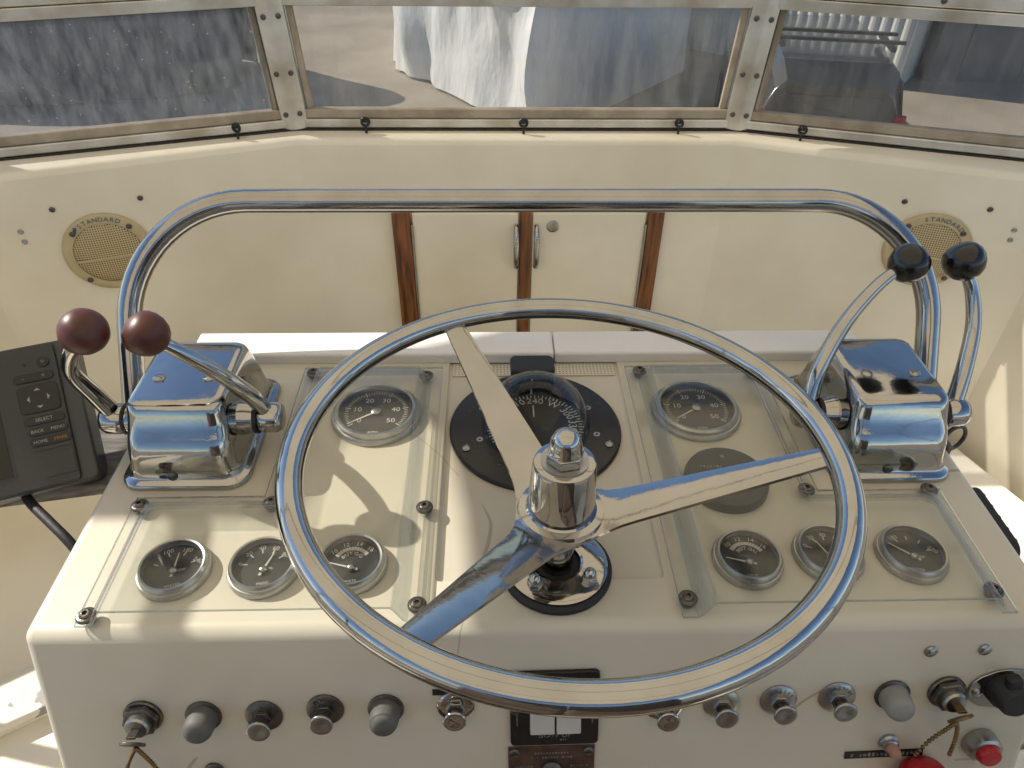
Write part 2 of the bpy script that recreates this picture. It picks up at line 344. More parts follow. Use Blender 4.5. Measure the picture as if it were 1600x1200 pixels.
def wing_frame(side, x, z):
    a, b = (Vector((-.383, 1.265)), Vector((-.885, 1.085))) if side < 0 else (Vector((.383, 1.265)), Vector((.885, 1.085)))
    t = (x-a.x)/(b.x-a.x); p = a+(b-a)*t
    u = (b-a).normalized() if side > 0 else (a-b).normalized()
    nrm = Vector((u.y, -u.x, 0)) if side > 0 else Vector((u.y, -u.x, 0))
    if nrm.y > 0: nrm = -nrm
    X = Vector((u.x, u.y, 0)); Z = nrm; Y = Z.cross(X)
    m = Matrix((X, Y, Z)).transposed().to_4x4(); m.translation = (p.x, p.y, z) + nrm*.0004 if False else Vector((p.x, p.y, z)) + nrm*.0005
    return m
for sd, xs in ((-1, ((-.762, -.019), (-.637, -.0195), (-.766, -.089), (-.815, -.049), (-.8155, -.067))), (1, ((.662, -.023), (.785, -.017), (.791, -.088), (.83, -.047), (.831, -.065)))):
    for x, z in xs: link('screw', SCREW_DK if abs(x) < .8 else SCREW_ME, None, fly, wing_frame(sd, x, z))

# ------------------------------------------------------------------ windshield
ws = thing('windshield', 'low three-panel aluminium framed windshield with hazy plastic panes', 'windshield', T(0, 0, LZ))
WP = [(-.905, 1.155), (-.392, 1.315), (.392, 1.315), (.905, 1.155)]
WZ0, WZ1 = .036, .200        # glass bottom / top above the ledge
def strip(i, z0, z1, th, off, name, m, bevel=.002, inset=0.):
    a, b = Vector(WP[i]), Vector(WP[i+1]); u = (b-a).normalized(); nn = Vector((u.y, -u.x)); 
    if nn.y > 0: nn = -nn
    L_ = (b-a).length - 2*inset; c = (a+b)/2 + nn*off
    M = T(c.x, c.y, (z0+z1)/2) @ Matrix.Rotation(math.atan2(u.y, u.x), 4, 'Z')
    return MB().box(L_, th, z1-z0, M).build(name, m, ws, 30, bevel)
for i in range(3):
    strip(i, .0005, .004, .030, -.002, 'gasket', GASKET, 0)
    strip(i, .004, .020, .022, 0, 'bottom_rail', ALU, .003)
    strip(i, .020, .036, .016, -.001, 'bottom_channel', TEAKSEAL, .002)
    strip(i, WZ0-.004, WZ1+.004, .004, -.002, 'pane', PANE_P if i == 0 else PANE, 0, .004)
    strip(i, WZ1, WZ1+.018, .018, 0, 'top_channel', ALU, .002)
    strip(i, WZ1+.0185, WZ1+.040, .028, -.004, 'top_rail', ALU, .004)
for i in (0, 1, 2, 3):
    x, y = WP[i]; a = Vector(WP[max(0, i-1)]); b = Vector(WP[min(3, i+1)]); p = Vector((x, y))
    u = ((b-p).normalized() if i < 3 else Vector((0, 0))) + ((p-a).normalized() if i > 0 else Vector((0, 0))).normalized(); ang = math.degrees(math.atan2(u.y, u.x))
    sg = -1 if x < 0 else 1
    F = T(x, y, 0) @ RZ(ang) @ RY(sg*3.0)
    post = MB().prism([(-.022, -.012), (-.004, -.017), (.004, -.017), (.022, -.012), (.022, .010), (-.022, .010)], .003, .218).build('post', ALU, ws, 30, .0015, M=F)
    for s2 in (-1, 1):
        MB().box(.011, .014, .182, T(s2*.030, .002, .110)).build('post_bedding', TEAKSEAL, post, 30, .002)
        for z in (.030, .098, .186):
            link('screw', SCREW_DK, None, post, T(s2*.0118, -.0152, z) @ RX(90) @ RY(s2*15))
for i, fr in ((0, .12), (0, .9), (1, .12), (1, .31), (1, .9), (2, .08), (2, .5)):
    a, b = Vector(WP[i]), Vector(WP[i+1]); p = a+(b-a)*fr; u = (b-a).normalized()
    link('screw', SCREW_DK, None, ws, T(p.x, p.y, WZ1+.029) @ Matrix.Rotation(math.atan2(u.y, u.x), 4, 'Z') @ T(0, -.0105, 0) @ RX(90))
# eye fasteners along the ledge
pin_mb = MB().lathe([(.0022, 0), (.0022, .012), (.0016, .013)], n=10)
pin_mb.tube([(.0062*math.cos(a), 0, .019+.0065*math.sin(a)) for a in [2*math.pi*i/16 for i in range(16)]], .0026, 8, True)
pin_mb.sphere(.0040, T(0, 0, .021), 10, 6); PIN = mesh_only(pin_mb, BLACKP)
for px, py, wh in ((-.482, 1.262, 'the port wing pane'), (-.266, 1.291, 'the port end of the centre pane'), (.010, 1.288, 'the middle of the centre pane'), (.284, 1.289, 'the starboard end of the centre pane'), (.492, 1.256, 'the starboard wing pane')):
    o = link('eye_fastener', PIN, None, None, T(px, py, LZ+.0005) @ RZ(random.uniform(-40, 40)) @ RX(random.uniform(-6, 6)))
    tag(o, 'small black eye fastener on the ledge below ' + wh, 'fastener', 'eye fasteners along the windshield ledge')

# ------------------------------------------------------------------ speakers
grm, n_, L_, b_ = nodes_of('speaker_grille')
tc = n_.new('ShaderNodeTexCoord'); vo = n_.new('ShaderNodeTexVoronoi'); vo.voronoi_dimensions = '2D'; vo.inputs['Scale'].default_value = 270; vo.inputs['Randomness'].default_value = 0
L_.new(tc.outputs['Object'], vo.inputs[0]); cr = n_.new('ShaderNodeValToRGB'); cr.color_ramp.interpolation = 'LINEAR'
cr.color_ramp.elements[0].position = .22; cr.color_ramp.elements[0].color = (.045, .032, .018, 1); cr.color_ramp.elements[1].position = .36; cr.color_ramp.elements[1].color = (.55, .44, .25, 1)
L_.new(vo.outputs['Distance'], cr.inputs[0]); L_.new(cr.outputs[0], b_.inputs['Base Color']); b_.inputs['Roughness'].default_value = .55
def speaker(side, x, z, label):
    t = thing('speaker', label, 'speaker', wing_frame(side, x, z) @ Matrix.Scale(1.06, 4), 'wall speakers')
    MB().lathe([(.0665, 0), (.0665, .003), (.064, .006), (.056, .0075), (.051, .006)], n=56, cap1=False).build('frame', BEIGEP, t, 50)
    MB().lathe([(.0515, .004), (.049, .0075), (.03, .010), (.0001, .011)], n=48, cap0=False, cap1=False).build('grille', grm, t, 60)
    rb = MB().box(.098, .0035, .003, T(0, -.006, .0108)); rb.build('rib', BEIGEP, t, 30, .001)
    tx = MB()
    for k, ch in enumerate('STANDARD'):
        a = 118 - k*8.0 if side < 0 else 108 - k*8.0
        tx.text(ch, .0105, T(.0588*math.cos(R(a)), .0588*math.sin(R(a)), .0079) @ RZ(a-90))
    if side < 0: tx.add([(-.004, -.004, 0), (.001, -.005, 0), (.004, .004, 0), (-.001, .005, 0)], [(0, 1, 2, 3)], T(.0588*math.cos(R(128)), .0588*math.sin(R(128)), .0079))
    tx.build('lettering', BLUEP, t, 0)
    for a in (45, 135, 225, 315): link('screw', SCREW_DK, None, t, T(.058*math.cos(R(a)), .058*math.sin(R(a)), .0072))
speaker(-1, -.706, -.106, 'round beige speaker on the wing wall behind the maroon-knobbed levers')
speaker(1, .720, -.106, 'round beige speaker on the wing wall behind the black-knobbed levers')

# ------------------------------------------------------------------ helm console
con = thing('helm_console', 'cream moulded helm console carrying wheel, compass and gauges', 'console', T(0, 0, FLOOR))
body = MB().add([(sx*.42, y, z-FLOOR) for sx in (-1, 1) for y, z in ((.335, 0), (.236, -.305), (.30, -.95), (.735, -.95), (.735, 0))],
                [(0, 1, 2, 3, 4), (9, 8, 7, 6, 5), (0, 5, 6, 1), (1, 6, 7, 2), (2, 7, 8, 3), (3, 8, 9, 4), (4, 9, 5, 0)]).build('body', CREAM, con, 0)
cut = MB().box(.196, .42, .010, T(0, .59, .001-FLOOR)).build('cut', CREAM, con, 0)
md = cut.modifiers.new('b', 'BEVEL'); md.width = .012; md.segments = 3; md.affect = 'EDGES'
bo = body.modifiers.new('x', 'BOOLEAN'); bo.operation = 'DIFFERENCE'; bo.object = cut; bo.solver = 'EXACT'
bpy.context.view_layer.update()
dg = bpy.context.evaluated_depsgraph_get(); me = bpy.data.meshes.new_from_object(body.evaluated_get(dg))
body.modifiers.clear(); body.data = me; bpy.data.objects.remove(cut)
at = me.attributes.new('bevel_weight_edge', 'FLOAT', 'EDGE')
def outer(v):       # which outer planes of the body a vertex lies on
    c = v.co; o_ = set()
    if abs(abs(c.x)-.42) < 1e-4: o_.add('x%d' % (c.x > 0))
    if abs(c.z+FLOOR) < 1e-4: o_.add('top')
    if abs(c.y-.735) < 1e-4: o_.add('back')
    if c.z > .94-.31 and abs(c.y-(.335+(c.z+FLOOR)*(.335-.236)/.305)) < 1e-3: o_.add('front')
    return o_
for e in me.edges:
    common = outer(me.vertices[e.vertices[0]]) & outer(me.vertices[e.vertices[1]])
    if len(common) >= 2: at.data[e.index].value = 1.0
md = body.modifiers.new('b', 'BEVEL'); md.width = .0095; md.segments = 6; md.limit_method = 'WEIGHT'; md.use_clamp_overlap = False
me.shade_smooth(); me.set_sharp_from_angle(angle=R(35))
CZ = -FLOOR
for x0, x1 in ((-.395, .0241), (.0249, .392)):
    MB().box(x1-x0, .046, .016, T((x0+x1)/2, .7075, CZ+.0055)).build('padded_bolster', WHITE_V, con, 30, .004, 4)
netm, n_, L_, b_ = nodes_of('net_strip')
tc = n_.new('ShaderNodeTexCoord'); ck = n_.new('ShaderNodeTexBrick'); ck.offset = 0; ck.inputs['Scale'].default_value = 1
ck.inputs['Brick Width'].default_value = .004; ck.inputs['Row Height'].default_value = .004; ck.inputs['Mortar Size'].default_value = .0012; ck.inputs['Mortar Smooth'].default_value = .2
ck.inputs['Color1'].default_value = (.25, .23, .19, 1); ck.inputs['Color2'].default_value = (.22, .2, .17, 1); ck.inputs['Mortar'].default_value = (.62, .58, .49, 1)
L_.new(tc.outputs['Object'], ck.inputs[0]); L_.new(ck.outputs[0], b_.inputs['Base Color'])
MB().box(.186, .022, .0015, T(0, .674, CZ-.003)).build('mesh_strip', netm, con, 0)

# ------------------------------------------------------------------ steering wheel
nW = Vector((.008, .040, .999)).normalized()
rotW = Vector((0, 0, 1)).rotation_difference(nW).to_matrix().to_4x4()
sw = thing('steering_wheel', 'polished stainless three-spoke steering wheel on its chrome column', 'steering wheel', T(.006, .392, -.0005) @ rotW)
RIM, RT, RZ_ = .2005, .0098, .140
MB().tube([(RIM*math.cos(2*math.pi*i/120), RIM*math.sin(2*math.pi*i/120), RZ_) for i in range(120)], RT, 24, True).build('rim', CHROME, sw, 80)
def spoke(a):
    mb = MB(); N = 18; vs = []; fs = []; C = [-1, -.92, -.55, 0, .55, .92, 1]; K = len(C)
    for k in range(N+1):
        t = k/N; r = .018 + (.193-.018)*t
        z = .072 + (RZ_-.003-.072)*max(0, (r-.032)/(.193-.032))
        wd = .0210*(1-t)+.0096*t + .010*max(0, 1-(r-.018)/.035)**2
        vs += [(r, c*wd, z+.0004+.0015*(1-c*c)) for c in C] + [(r, c*wd, z-.0028) for c in C]
    for k in range(N):
        p, q = k*2*K, (k+1)*2*K
        for i in range(K-1): fs += [(p+i, q+i, q+i+1, p+i+1), (p+K+i, p+K+i+1, q+K+i+1, q+K+i)]
        fs += [(p, p+K, q+K, q), (p+K-1, q+K-1, q+2*K-1, p+2*K-1)]
    for e in (0, N*2*K): fs.append(tuple(range(e, e+K)) + tuple(range(e+2*K-1, e+K-1, -1)))
    return mb.add(vs, fs, RZ(a)).build('spoke', POLISH, sw, 40)
for a in (117.5, -2.8, -122.5): spoke(a)
MB().lathe([(.0001, .062), (.022, .062), (.034, .067), (.036, .071), (.034, .0755), (.0285, .0765), (.0272, .078), (.0245, .122), (.0235, .1245), (.022, .125), (.0001, .125)], n=48, cap0=False, cap1=False).build('hub', CHROME, sw, 35)
hx = [(.0150*math.cos(R(60*k+12)), .0150*math.sin(R(60*k+12))) for k in range(6)]
MB().lathe([(.0185, .125), (.0185, .1266)], n=36).build('washer', DULL, sw, 35)
nut = MB().prism(hx, .1266, .1352).build('acorn_nut', CHROME, sw, 30, .001)
MB().lathe([(.0128, .1352), (.0130, .1368), (.0122, .1385), (.0122, .1425), (.0112, .1475), (.0086, .1518), (.0045, .1545), (.0001, .1553)], n=28, cap1=False).build('nut_dome', CHROME, nut, 60)
MB().lathe([(.0135, .004), (.0135, .064)], n=28).build('shaft', CHROME, sw, 40)
MB().lathe([(.0475, .0), (.0475, .004), (.0445, .0065), (.02, .0065)], n=48).build('rubber_gasket', BLACKR, sw, 35)
MB().lathe([(.0205, .006), (.0205, .0105), (.0225, .0118), (.040, .0105), (.0435, .0085), (.0435, .006)], n=48, cap0=False, cap1=False).build('base_flange', POLISH, sw, 35)
MB().lathe([(.0206, .0064), (.014, .0075)], n=32, cap0=False, cap1=False).build('shaft_seal', BLACKR, sw, 35)
for a in (-128, -38, 52, 142):
    M = T(.0325*math.cos(R(a)), .0325*math.sin(R(a)), .0108)
    bt = MB().prism([(.0068*math.cos(R(60*k+a)), .0068*math.sin(R(60*k+a))) for k in range(6)], 0, .006, M).build('bolt', CHROME, sw, 30, .0006)
    MB().lathe([(.0052, .006), (.005, .009), (.0035, .0115), (.0001, .0125)], M, 16, cap1=False).build('bolt_dome', CHROME, bt, 60)

# ------------------------------------------------------------------ compass
cp = thing('compass', 'black flush-mounted compass with clear dome and rubber cap', 'compass', T(-.003, .573, -.004))
MB().lathe([(.090, 0), (.090, .003), (.0885, .0048), (.056, .0055), (.0555, .002)], n=72, cap1=False).build('flange', BLACKF, cp, 35)
MB().lathe([(.0001, .003), (.056, .003)], n=40, cap0=False, cap1=False).build('bowl', BLACKP, cp, 40)
card = MB().lathe([(.0520, .002), (.0520, .0042), (.030, .0062), (.0001, .0066)], n=56, cap0=False, cap1=False).build('card', OLIVE, cp, 40)
tx = MB()
for k, s_ in enumerate(('240', 'W', '300', '330', 'N', '30', '60', 'E', '120', '150', 'S', '210')):
    a = 88 - k*30; tx.text(s_, .0125, T(.0388*math.cos(R(a)), .0388*math.sin(R(a)), .0060) @ RZ(a-90))
for k in range(72):
    a = 88 - k*5; tx.box(.0062 if k % 2 == 0 else .0038, .0011, .0003, T(.0478*math.cos(R(a)), .0478*math.sin(R(a)), .0050) @ RZ(a))
tx.build('lettering', PRINT, card, 0)
MB().tube([(-.002, .0515, .006), (-.002, .0515, .022), (-.002, .047, .030)], .0010, 6).build('lubber_line', PRINT, cp, 0)
MB().tube([(-.001, .012, .0075), (-.001, .030, .0075)], .0007, 6).build('centre_pin', PRINT, cp, 0)
prof = [(.0565, .005)] + [(.0565*math.cos(R(a)), .008+.0565*math.sin(R(a))) for a in range(0, 90, 9)] + [(.0001, .0645)]
MB().lathe(prof, n=48, cap0=False, cap1=False).build('dome', DOME, cp, 80)
cap_M = T(-.001, .064, .020) @ RX(-10)
cap = MB().prism(rrect(.047, .036, .008), -.006, .010, cap_M).prism(rrect(.0485, .0375, .008), .0101, .018, cap_M).build('hood', BLACKR, cp, 35, .0025, 3)
MB().tube([(-.022, .048, .032), (-.028, .048, .031), (-.0305, .049, .024), (-.028, .050, .016), (-.021, .052, .013)], .0016, 8).build('strap', BLACKR, cap, 60)
MB().box(.040, .026, .018, T(-.001, .068, .010)).build('hood_base', BLACKR, cp, 30, .006)
for x, y, big in ((-.0715, -.033, 1), (.074, -.029, 1), (-.058, -.020, 0), (.063, -.014, 0), (.058, .028, 0), (-.056, .028, 0), (.0, -.078, 1)):
    if big: link('screw', SCREW_ME, None, cp, T(x, y, .0053) @ RZ(80))
    else: MB().lathe([(.0016, 0), (.0016, .0004), (.0034, .0004), (.0034, 0)], T(x, y, .0054), 14, False, False).build('ring', DULL, cp, 30)

# ------------------------------------------------------------------ gauges
def ring(mb, r0, r1, z, n=40):
    mb.lathe([(r0, z), (r1, z)], n=n, cap0=False, cap1=False)
def gauge(x, y, rot, rad, label, dial):
    t = thing('gauge', label, 'gauge', T(x, y, .0003) @ RZ(rot), 'round instruments in the console')
    k = rad/.0305
    MB().lathe([(rad, 0), (rad, .0035), (rad*.965, .0058), (rad*.93, .006), (rad*.92, .0092), (rad*.875, .0112), (rad*.82, .0108), (rad*.80, .0085)], n=56, cap1=False).build('bezel', DULL, t, 30)
    MB().lathe([(.0001, .0045), (rad*.815, .0045)], n=40, cap0=False, cap1=False).build('dial', DIAL, t, 0)
    tx = MB(); dial(tx, rad)
    tx.build('lettering', PRINT, t, 0)
    MB().lathe([(rad*.80, .0098), (rad*.5, .0104), (.0001, .0107)], n=40, cap0=False, cap1=False).build('glass', GLASS, t, 60)
    return t
def pol(r, a, z=.0049): return T(r*math.cos(R(a)), r*math.sin(R(a)), z)
def tick(mb, r, a, l, w): mb.box(l, w, .0002, pol(r, a) @ RZ(a))
def needle(t, length, a, cy=0, hub=.0035, w=.0012):
    nd = MB().add([(-.006, -w, 0), (length, -w*.35, 0), (length, w*.35, 0), (-.006, w, 0)], [(0, 1, 2, 3)]).build('needle', PRINT, t, 0, M=T(0, cy, .0062) @ RZ(a))
    MB().lathe([(hub, 0), (hub, .0012), (hub*.6, .0024), (.0001, .0027)], n=16, cap1=False).build('needle_hub', DULL, nd, 50)
def tach(mb, rad):
    for i in range(51):
        a = 218 - i*256/50; big = i % 10 == 0; mid = i % 5 == 0
        tick(mb, rad*.66, a, rad*(.13 if big else .10 if mid else .075), rad*(.022 if big else .012))
    for i, s in enumerate(('0', '10', '20', '30', '40', '50')):
        a = 218 - i*256/5; mb.text(s, rad*.20, T(rad*.44*math.cos(R(a)), rad*.44*math.sin(R(a)), .0049))
    mb.text('RPM', rad*.12, T(0, -rad*.66, .0049))
def arc_scale(vals, a0, a1, sub, name, lo=None):
    def f(mb, rad):
        n_ = len(vals)
        for i, s in enumerate(vals):
            a = a0+(a1-a0)*i/(n_-1)
            tick(mb, rad*.52, a, rad*.14, rad*.03)
            if s: mb.text(s, rad*.20, T(rad*.64*math.cos(R(a)), rad*.64*math.sin(R(a)), .0049) @ RZ((a-90)*.5))
        mb.text(name, rad*.13, T(0, -rad*.60, .0049)); mb.text(sub, rad*.12, T(rad*.18, -rad*.12, .0049))
    return f
def batt(mb, rad):
    for i in range(13):
        a = 145-i*110/12; tick(mb, rad*.50, a, rad*.10, rad*.07)
    for k in range(24):
        a = 147-k*114/23; tick(mb, rad*.44, a, rad*.025, rad*.06)
    for i, s in enumerate(('10', '12', '14', '16')):
        a = 140-i*100/3; mb.text(s, rad*.20, T(rad*.66*math.cos(R(a)), rad*.66*math.sin(R(a)), .0049) @ RZ((a-90)*.6))
    for i, ch in enumerate('BATT CHG'):
        a = 138-i*96/7; mb.text(ch, rad*.17, T(rad*.32*math.cos(R(a)), rad*.32*math.sin(R(a)), .0049) @ RZ((a-90)*.8))
    mb.text('VOLTS', rad*.11, T(0, -rad*.62, .0049))
g = gauge(-.171, .592, 0, .0475, 'port tachometer with white numbers, nearest the maroon-knobbed control', tach); needle(g, .034, 214, 0, .0052)
g = gauge(.171, .594, 0, .0475, 'starboard tachometer with white numbers, nearest the black-knobbed control', tach); needle(g, .030, 214, 0, .0052)
temp = arc_scale(('', '100', '180', '240'), 155, 10, 'TEMP', 'WATER'); oil = arc_scale(('0', '20', '40', '60', '80'), 165, 25, 'OIL', 'PRESS')
tempS = arc_scale(('180', '', '', '220'), 135, 20, 'TEMP', 'WATER')
g = gauge(-.318, .394, 14, .0305, 'port temperature gauge with upright needle at the outer end of its row', temp); needle(g, .019, 78, -.004)
g = gauge(-.243, .395, 10, .0305, 'port oil pressure gauge numbered 20 to 80, middle of three', oil); needle(g, .019, 62, -.005)
g = gauge(-.169, .397, 4, .0305, 'port battery charge gauge with needle low, next to the lower spoke', batt); needle(g, .020, 160, -.006)
g = gauge(.1725, .397, -4, .0305, 'starboard battery charge gauge, innermost under the clear cover', batt); needle(g, .020, 168, -.006)
g = gauge(.2445, .401, -8, .0305, 'starboard oil pressure gauge partly behind the wheel rim', oil); needle(g, .019, 120, -.005)
g = gauge(.318, .400, -12, .0305, 'starboard temperature gauge marked 180 and 220, outermost of its row', tempS); needle(g, .022, 150, -.005)
t = thing('instrument_blank', 'dark grey round blanking cap below the starboard tachometer', 'cap', T(.177, .490, .0003))
MB().lathe([(.040, 0), (.040, .006), (.0385, .010), (.034, .0115), (.0001, .012)], n=56, cap1=False).build('cap', mat('grey_cap', (.030, .028, .025), .5, var=.1), t, 40)
tx = MB(); tx.box(.004, .003, .0002, T(0, .024, .0124)); tx.box(.004, .0008, .0002, T(0, .0215, .0124)); dashes(tx, 7, .022, .0030, T(-.014, .010, .0124)); tx.build('lettering', PRINTD, t, 0)

# ------------------------------------------------------------------ clear gauge covers
def cover(sg, label, screws):
    t = thing('gauge_cover', label, 'cover', T(0, 0, .001), 'clear instrument covers')
    PL = [(-.353, .340, -.236, .449), (-.236, .340, -.129, .645)]      # plateau rectangles (port side)
    FLW = .024; zf, zp = .0045, .0235
    def dist(x, y):
        best = 9
        for x0, y0, x1, y1 in PL:
            dx = max(x0-x, 0, x-x1); dy = max(y-y1, 0); best = min(best, math.hypot(dx, dy))
        return best
    st = .003; nx = int(.29/st); ny = int(.336/st); idx = {}; mb = MB(); vs = []; fs = []
    def inside(x, y):
        return any(x0-FLW <= x <= x1+FLW and y <= y1+FLW for x0, y0, x1, y1 in PL)
    for i in range(nx+1):
        for j in range(ny+1):
            x, y = -.380+i*st, .3385+j*st
            d = dist(x, y); s = min(1, max(0, d/.013)); s = s*s*(3-2*s)
            z = zp + (zf-zp)*s
            idx[i, j] = len(vs); vs.append((sg*-x if sg > 0 else x, y, z))
    for i in range(nx):
        for j in range(ny):
            cx, cy = -.380+(i+.5)*st, .3385+(j+.5)*st
            if inside(cx, cy): fs.append((idx[i, j], idx[i+1, j], idx[i+1, j+1], idx[i, j+1]))
    used = sorted({q for f in fs for q in f}); mp_ = {q: k for k, q in enumerate(used)}
    mb.add([vs[q] for q in used], [tuple(mp_[q] for q in f) for f in fs])
    cs = mb.build('clear_sheet', ACRYL, t, 60, solid=.0028); cs.data.materials.append(ACRYL_E); cs.data.materials.append(ACRYL_S); cs.modifiers[0].material_offset_rim = 1
    for p in cs.data.polygons:
        if abs(p.normal.z) < .80: p.material_index = 2
    for x, y in screws:
        s_ = MB().lathe([(.0052, -.001), (.0052, .0030)], T(x, y, 0), 16).build('spacer', ACRYL, t, 40)
        MB().lathe([(.0078, .0060), (.0078, .0072), (.0066, .0084), (.0050, .0088), (.0046, .0098), (.0034, .0106), (.0020, .0106), (.0018, .0088), (.0001, .0088)], T(x, y, 0), 24, cap1=False).build('screw', DARKSTEEL, t, 30)
cover(-1, 'clear L-shaped acrylic cover over the port gauges, sunlit', [(-.2486, .658), (-.122, .652), (-.1105, .4565), (-.1095, .3525), (-.3705, .347), (-.3705, .4625), (-.2515, .464)])
cover(1, 'clear L-shaped acrylic cover over the starboard gauges, in shade', [(.1195, .658), (.2486, .656), (.249, .4735), (.366, .4715), (.111, .355), (.367, .3585)])

# ------------------------------------------------------------------ engine controls
def control(sg, label, levers, knob_m, knob_name):
    cx = sg*.3415
    t = thing('engine_control', label, 'engine control', T(cx, .57, .0005), 'twin-lever engine controls')
    rings = [(.0, .0605, -.083, .082, .020), (.0040, .0605, -.083, .082, .020), (.0060, .0590, -.0815, .0805, .020), (.0075, .0555, -.0785, .077, .018), (.010, .0530, -.0768, .074, .016), (.018, .0508, -.0757, .072, .016), (.028, .0492, -.0750, .070, .016),
             (.037, .0480, -.0735, .068, .015), (.044, .0472, -.0708, .066, .015), (.050, .0466, -.0668, .064, .014), (.056, .0460, -.0625, .062, .014), (.062, .0455, -.0592, .059, .013), (.069, .0448, -.0566, .056, .013), (.0740, .0440, -.0546, .053, .012), (.0770, .0428, -.0528, .050, .012), (.0788, .0410, -.0500, .047, .011), (.0796, .0370, -.045, .042, .010)]
    vs = []; fs = []; n_ = None
    for z, hw, yf, yb, rr in rings:
        q = rrect(2*hw, yb-yf, rr, 6, 0, (yb+yf)/2); n_ = len(q); vs += [(x, y, z) for x, y in q]
    for j in range(len(rings)-1):
        for i in range(n_): a, b = j*n_+i, j*n_+(i+1) % n_; fs.append((a, b, b+n_, a+n_))
    fs.append(tuple((len(rings)-1)*n_+i for i in range(n_)))
    MB().add(vs, fs).build('housing', POLISH, t, 50)
    for sx in (-1, 1): link('screw', SCREW_ME, None, t, T(sx*.0235, -.012, .0795) @ RZ(30*sx) @ Matrix.Scale(1.35, 4))
    link('screw', SCREW_DK, None, t, T(-.008, -.0768, .013) @ RX(80))
    for sx in (-1, 1):
        ax = T(sx*.048, -.020, .036) @ RY(90*sx)
        MB().lathe([(.0175, -.006), (.0170, .004), (.0150, .0105), (.0150, .013)], ax, 28).build('pivot_boss', POLISH, t, 35)
        MB().lathe([(.0158, .013), (.0158, .0165)], ax, 28).build('seal_ring', BLACKR, t, 35)
    for sx, pts, kp in levers:
        ax = T(sx*.048, -.020, .036) @ RY(90*sx)
        lev = MB()
        pth = spline([Vector(p)-Vector((cx, .57, .0005)) for p in pts], 7); m_ = len(pth)
        lev.tube(pth, [.0088-.0030*i/(m_-1) for i in range(m_)], 14)
        lev.lathe([(.0135, .0165), (.0150, .021), (.0150, .034), (.0125, .0385), (.0001, .039)], ax, 24, cap1=False)
        lo = lev.build('lever', POLISH, t, 60)
        d = (pth[-1]-pth[-4]).normalized(); kM = T(*(Vector(kp)-Vector((cx, .57, .0005)))) @ Vector((0, 0, 1)).rotation_difference(d).to_matrix().to_4x4()
        prof = [(.0001, -.0178), (.0065, -.0176), (.0110, -.0155), (.0155, -.0110), (.0186, -.0045), (.0195, .002), (.0185, .0080), (.0155, .0130), (.0110, .0162), (.0055, .0178), (.0001, .0181)]
        MB().lathe(prof, kM, 32, False, False).build(knob_name, knob_m, lo, 80)
control(-1, 'polished chrome twin-lever engine control with maroon knobs', [
    (-1, [(-.416, .552, .037), (-.421, .541, .075), (-.420, .524, .115), (-.404, .512, .145), (-.386, .507, .162)], (-.384, .507, .169)),
    (1, [(-.268, .552, .037), (-.277, .543, .070), (-.298, .532, .108), (-.318, .524, .135), (-.334, .519, .153)], (-.339, .518, .159))], KNOBR, 'maroon_knob')
control(1, 'polished chrome twin-lever engine control with black knobs', [
    (-1, [(.268, .552, .037), (.276, .570, .075), (.298, .592, .115), (.328, .611, .146), (.352, .622, .160)], (.359, .624, .164)),
    (1, [(.416, .552, .037), (.425, .572, .072), (.432, .596, .108), (.428, .614, .138), (.417, .622, .158)], (.414, .624, .166))], KNOBB, 'black_knob')

# ------------------------------------------------------------------ grab rail over the console
gr = thing('grab_rail', 'bent stainless steel grab rail arching over the helm console', 'grab rail', T(0, .62, -.10))
LEAN = (.757-.652)/.166
def rp(x, z): return (x, .652+LEAN*z-.62, z+.10)
HW, ZT, CRX, CRZ = .449, .168, .135, .115
path = [rp(-HW, -.09), rp(-HW, -.03), rp(-HW, .02)]
path += [rp(-HW+CRX*(1-math.cos(R(a))), ZT-CRZ+CRZ*math.sin(R(a))) for a in range(0, 91, 6)]
path += [rp(-HW+CRX+(2*HW-2*CRX)*k/10, ZT) for k in range(1, 10)]
path += [rp(HW-CRX*(1-math.cos(R(a))), ZT-CRZ+CRZ*math.sin(R(a))) for a in range(90, -1, -6)]
path += [rp(HW, .02), rp(HW, -.03), rp(HW, -.09)]
MB().tube(path, .0128, 24).build('tube', STEEL, gr, 80)
for sx in (-1, 1):
    for z in (-.035, -.078):
        c = rp(sx*.435, z); MB().box(.034, .036, .016, T(*c)).build('clamp', DULL, gr, 30, .003)

# ------------------------------------------------------------------ chart plotter on its shelf
t = thing('shelf_board', 'weathered grey wooden board beside the console under the chartplotter', 'board', T(-.60, .575, -.052))
MB().box(.36, .12, .018, T(0, 0, 0) @ RZ(10)).build('plank', BOARD, t, 30, .003)
MB().box(.03, .10, .05, T(.165, .03, -.03)).build('bracket', DULL, t, 30, .003)
BRp = Vector((-.4433, .5289, -.022)); uu = Vector((.935, .355, 0)).normalized(); vv = Vector((-.045, .098, .100)); vv -= uu*vv.dot(uu); vv.normalize(); ww = uu.cross(vv)
PM = Matrix((uu, vv, ww)).transposed().to_4x4(); PM.translation = BRp - uu*.13      # origin: middle of the lower edge, front face
cpq = thing('chartplotter', 'dark grey chartplotter with a column of buttons and blank screen', 'chartplotter', PM)
Hh = .148
MB().prism(rrect(.26, Hh, .008, 5, 0, Hh/2), -.045, -.003).build('case', CASE2, cpq, 35, .003)
MB().prism(rrect(.236, Hh-.004, .004, 4, -.004, Hh/2), -.003, .0012).build('face', CASE, cpq, 35, .0012)
MB().box(.172, Hh-.038, .0006, T(-.029, Hh/2, .0014)).build('screen', SCREEN, cpq, 0)
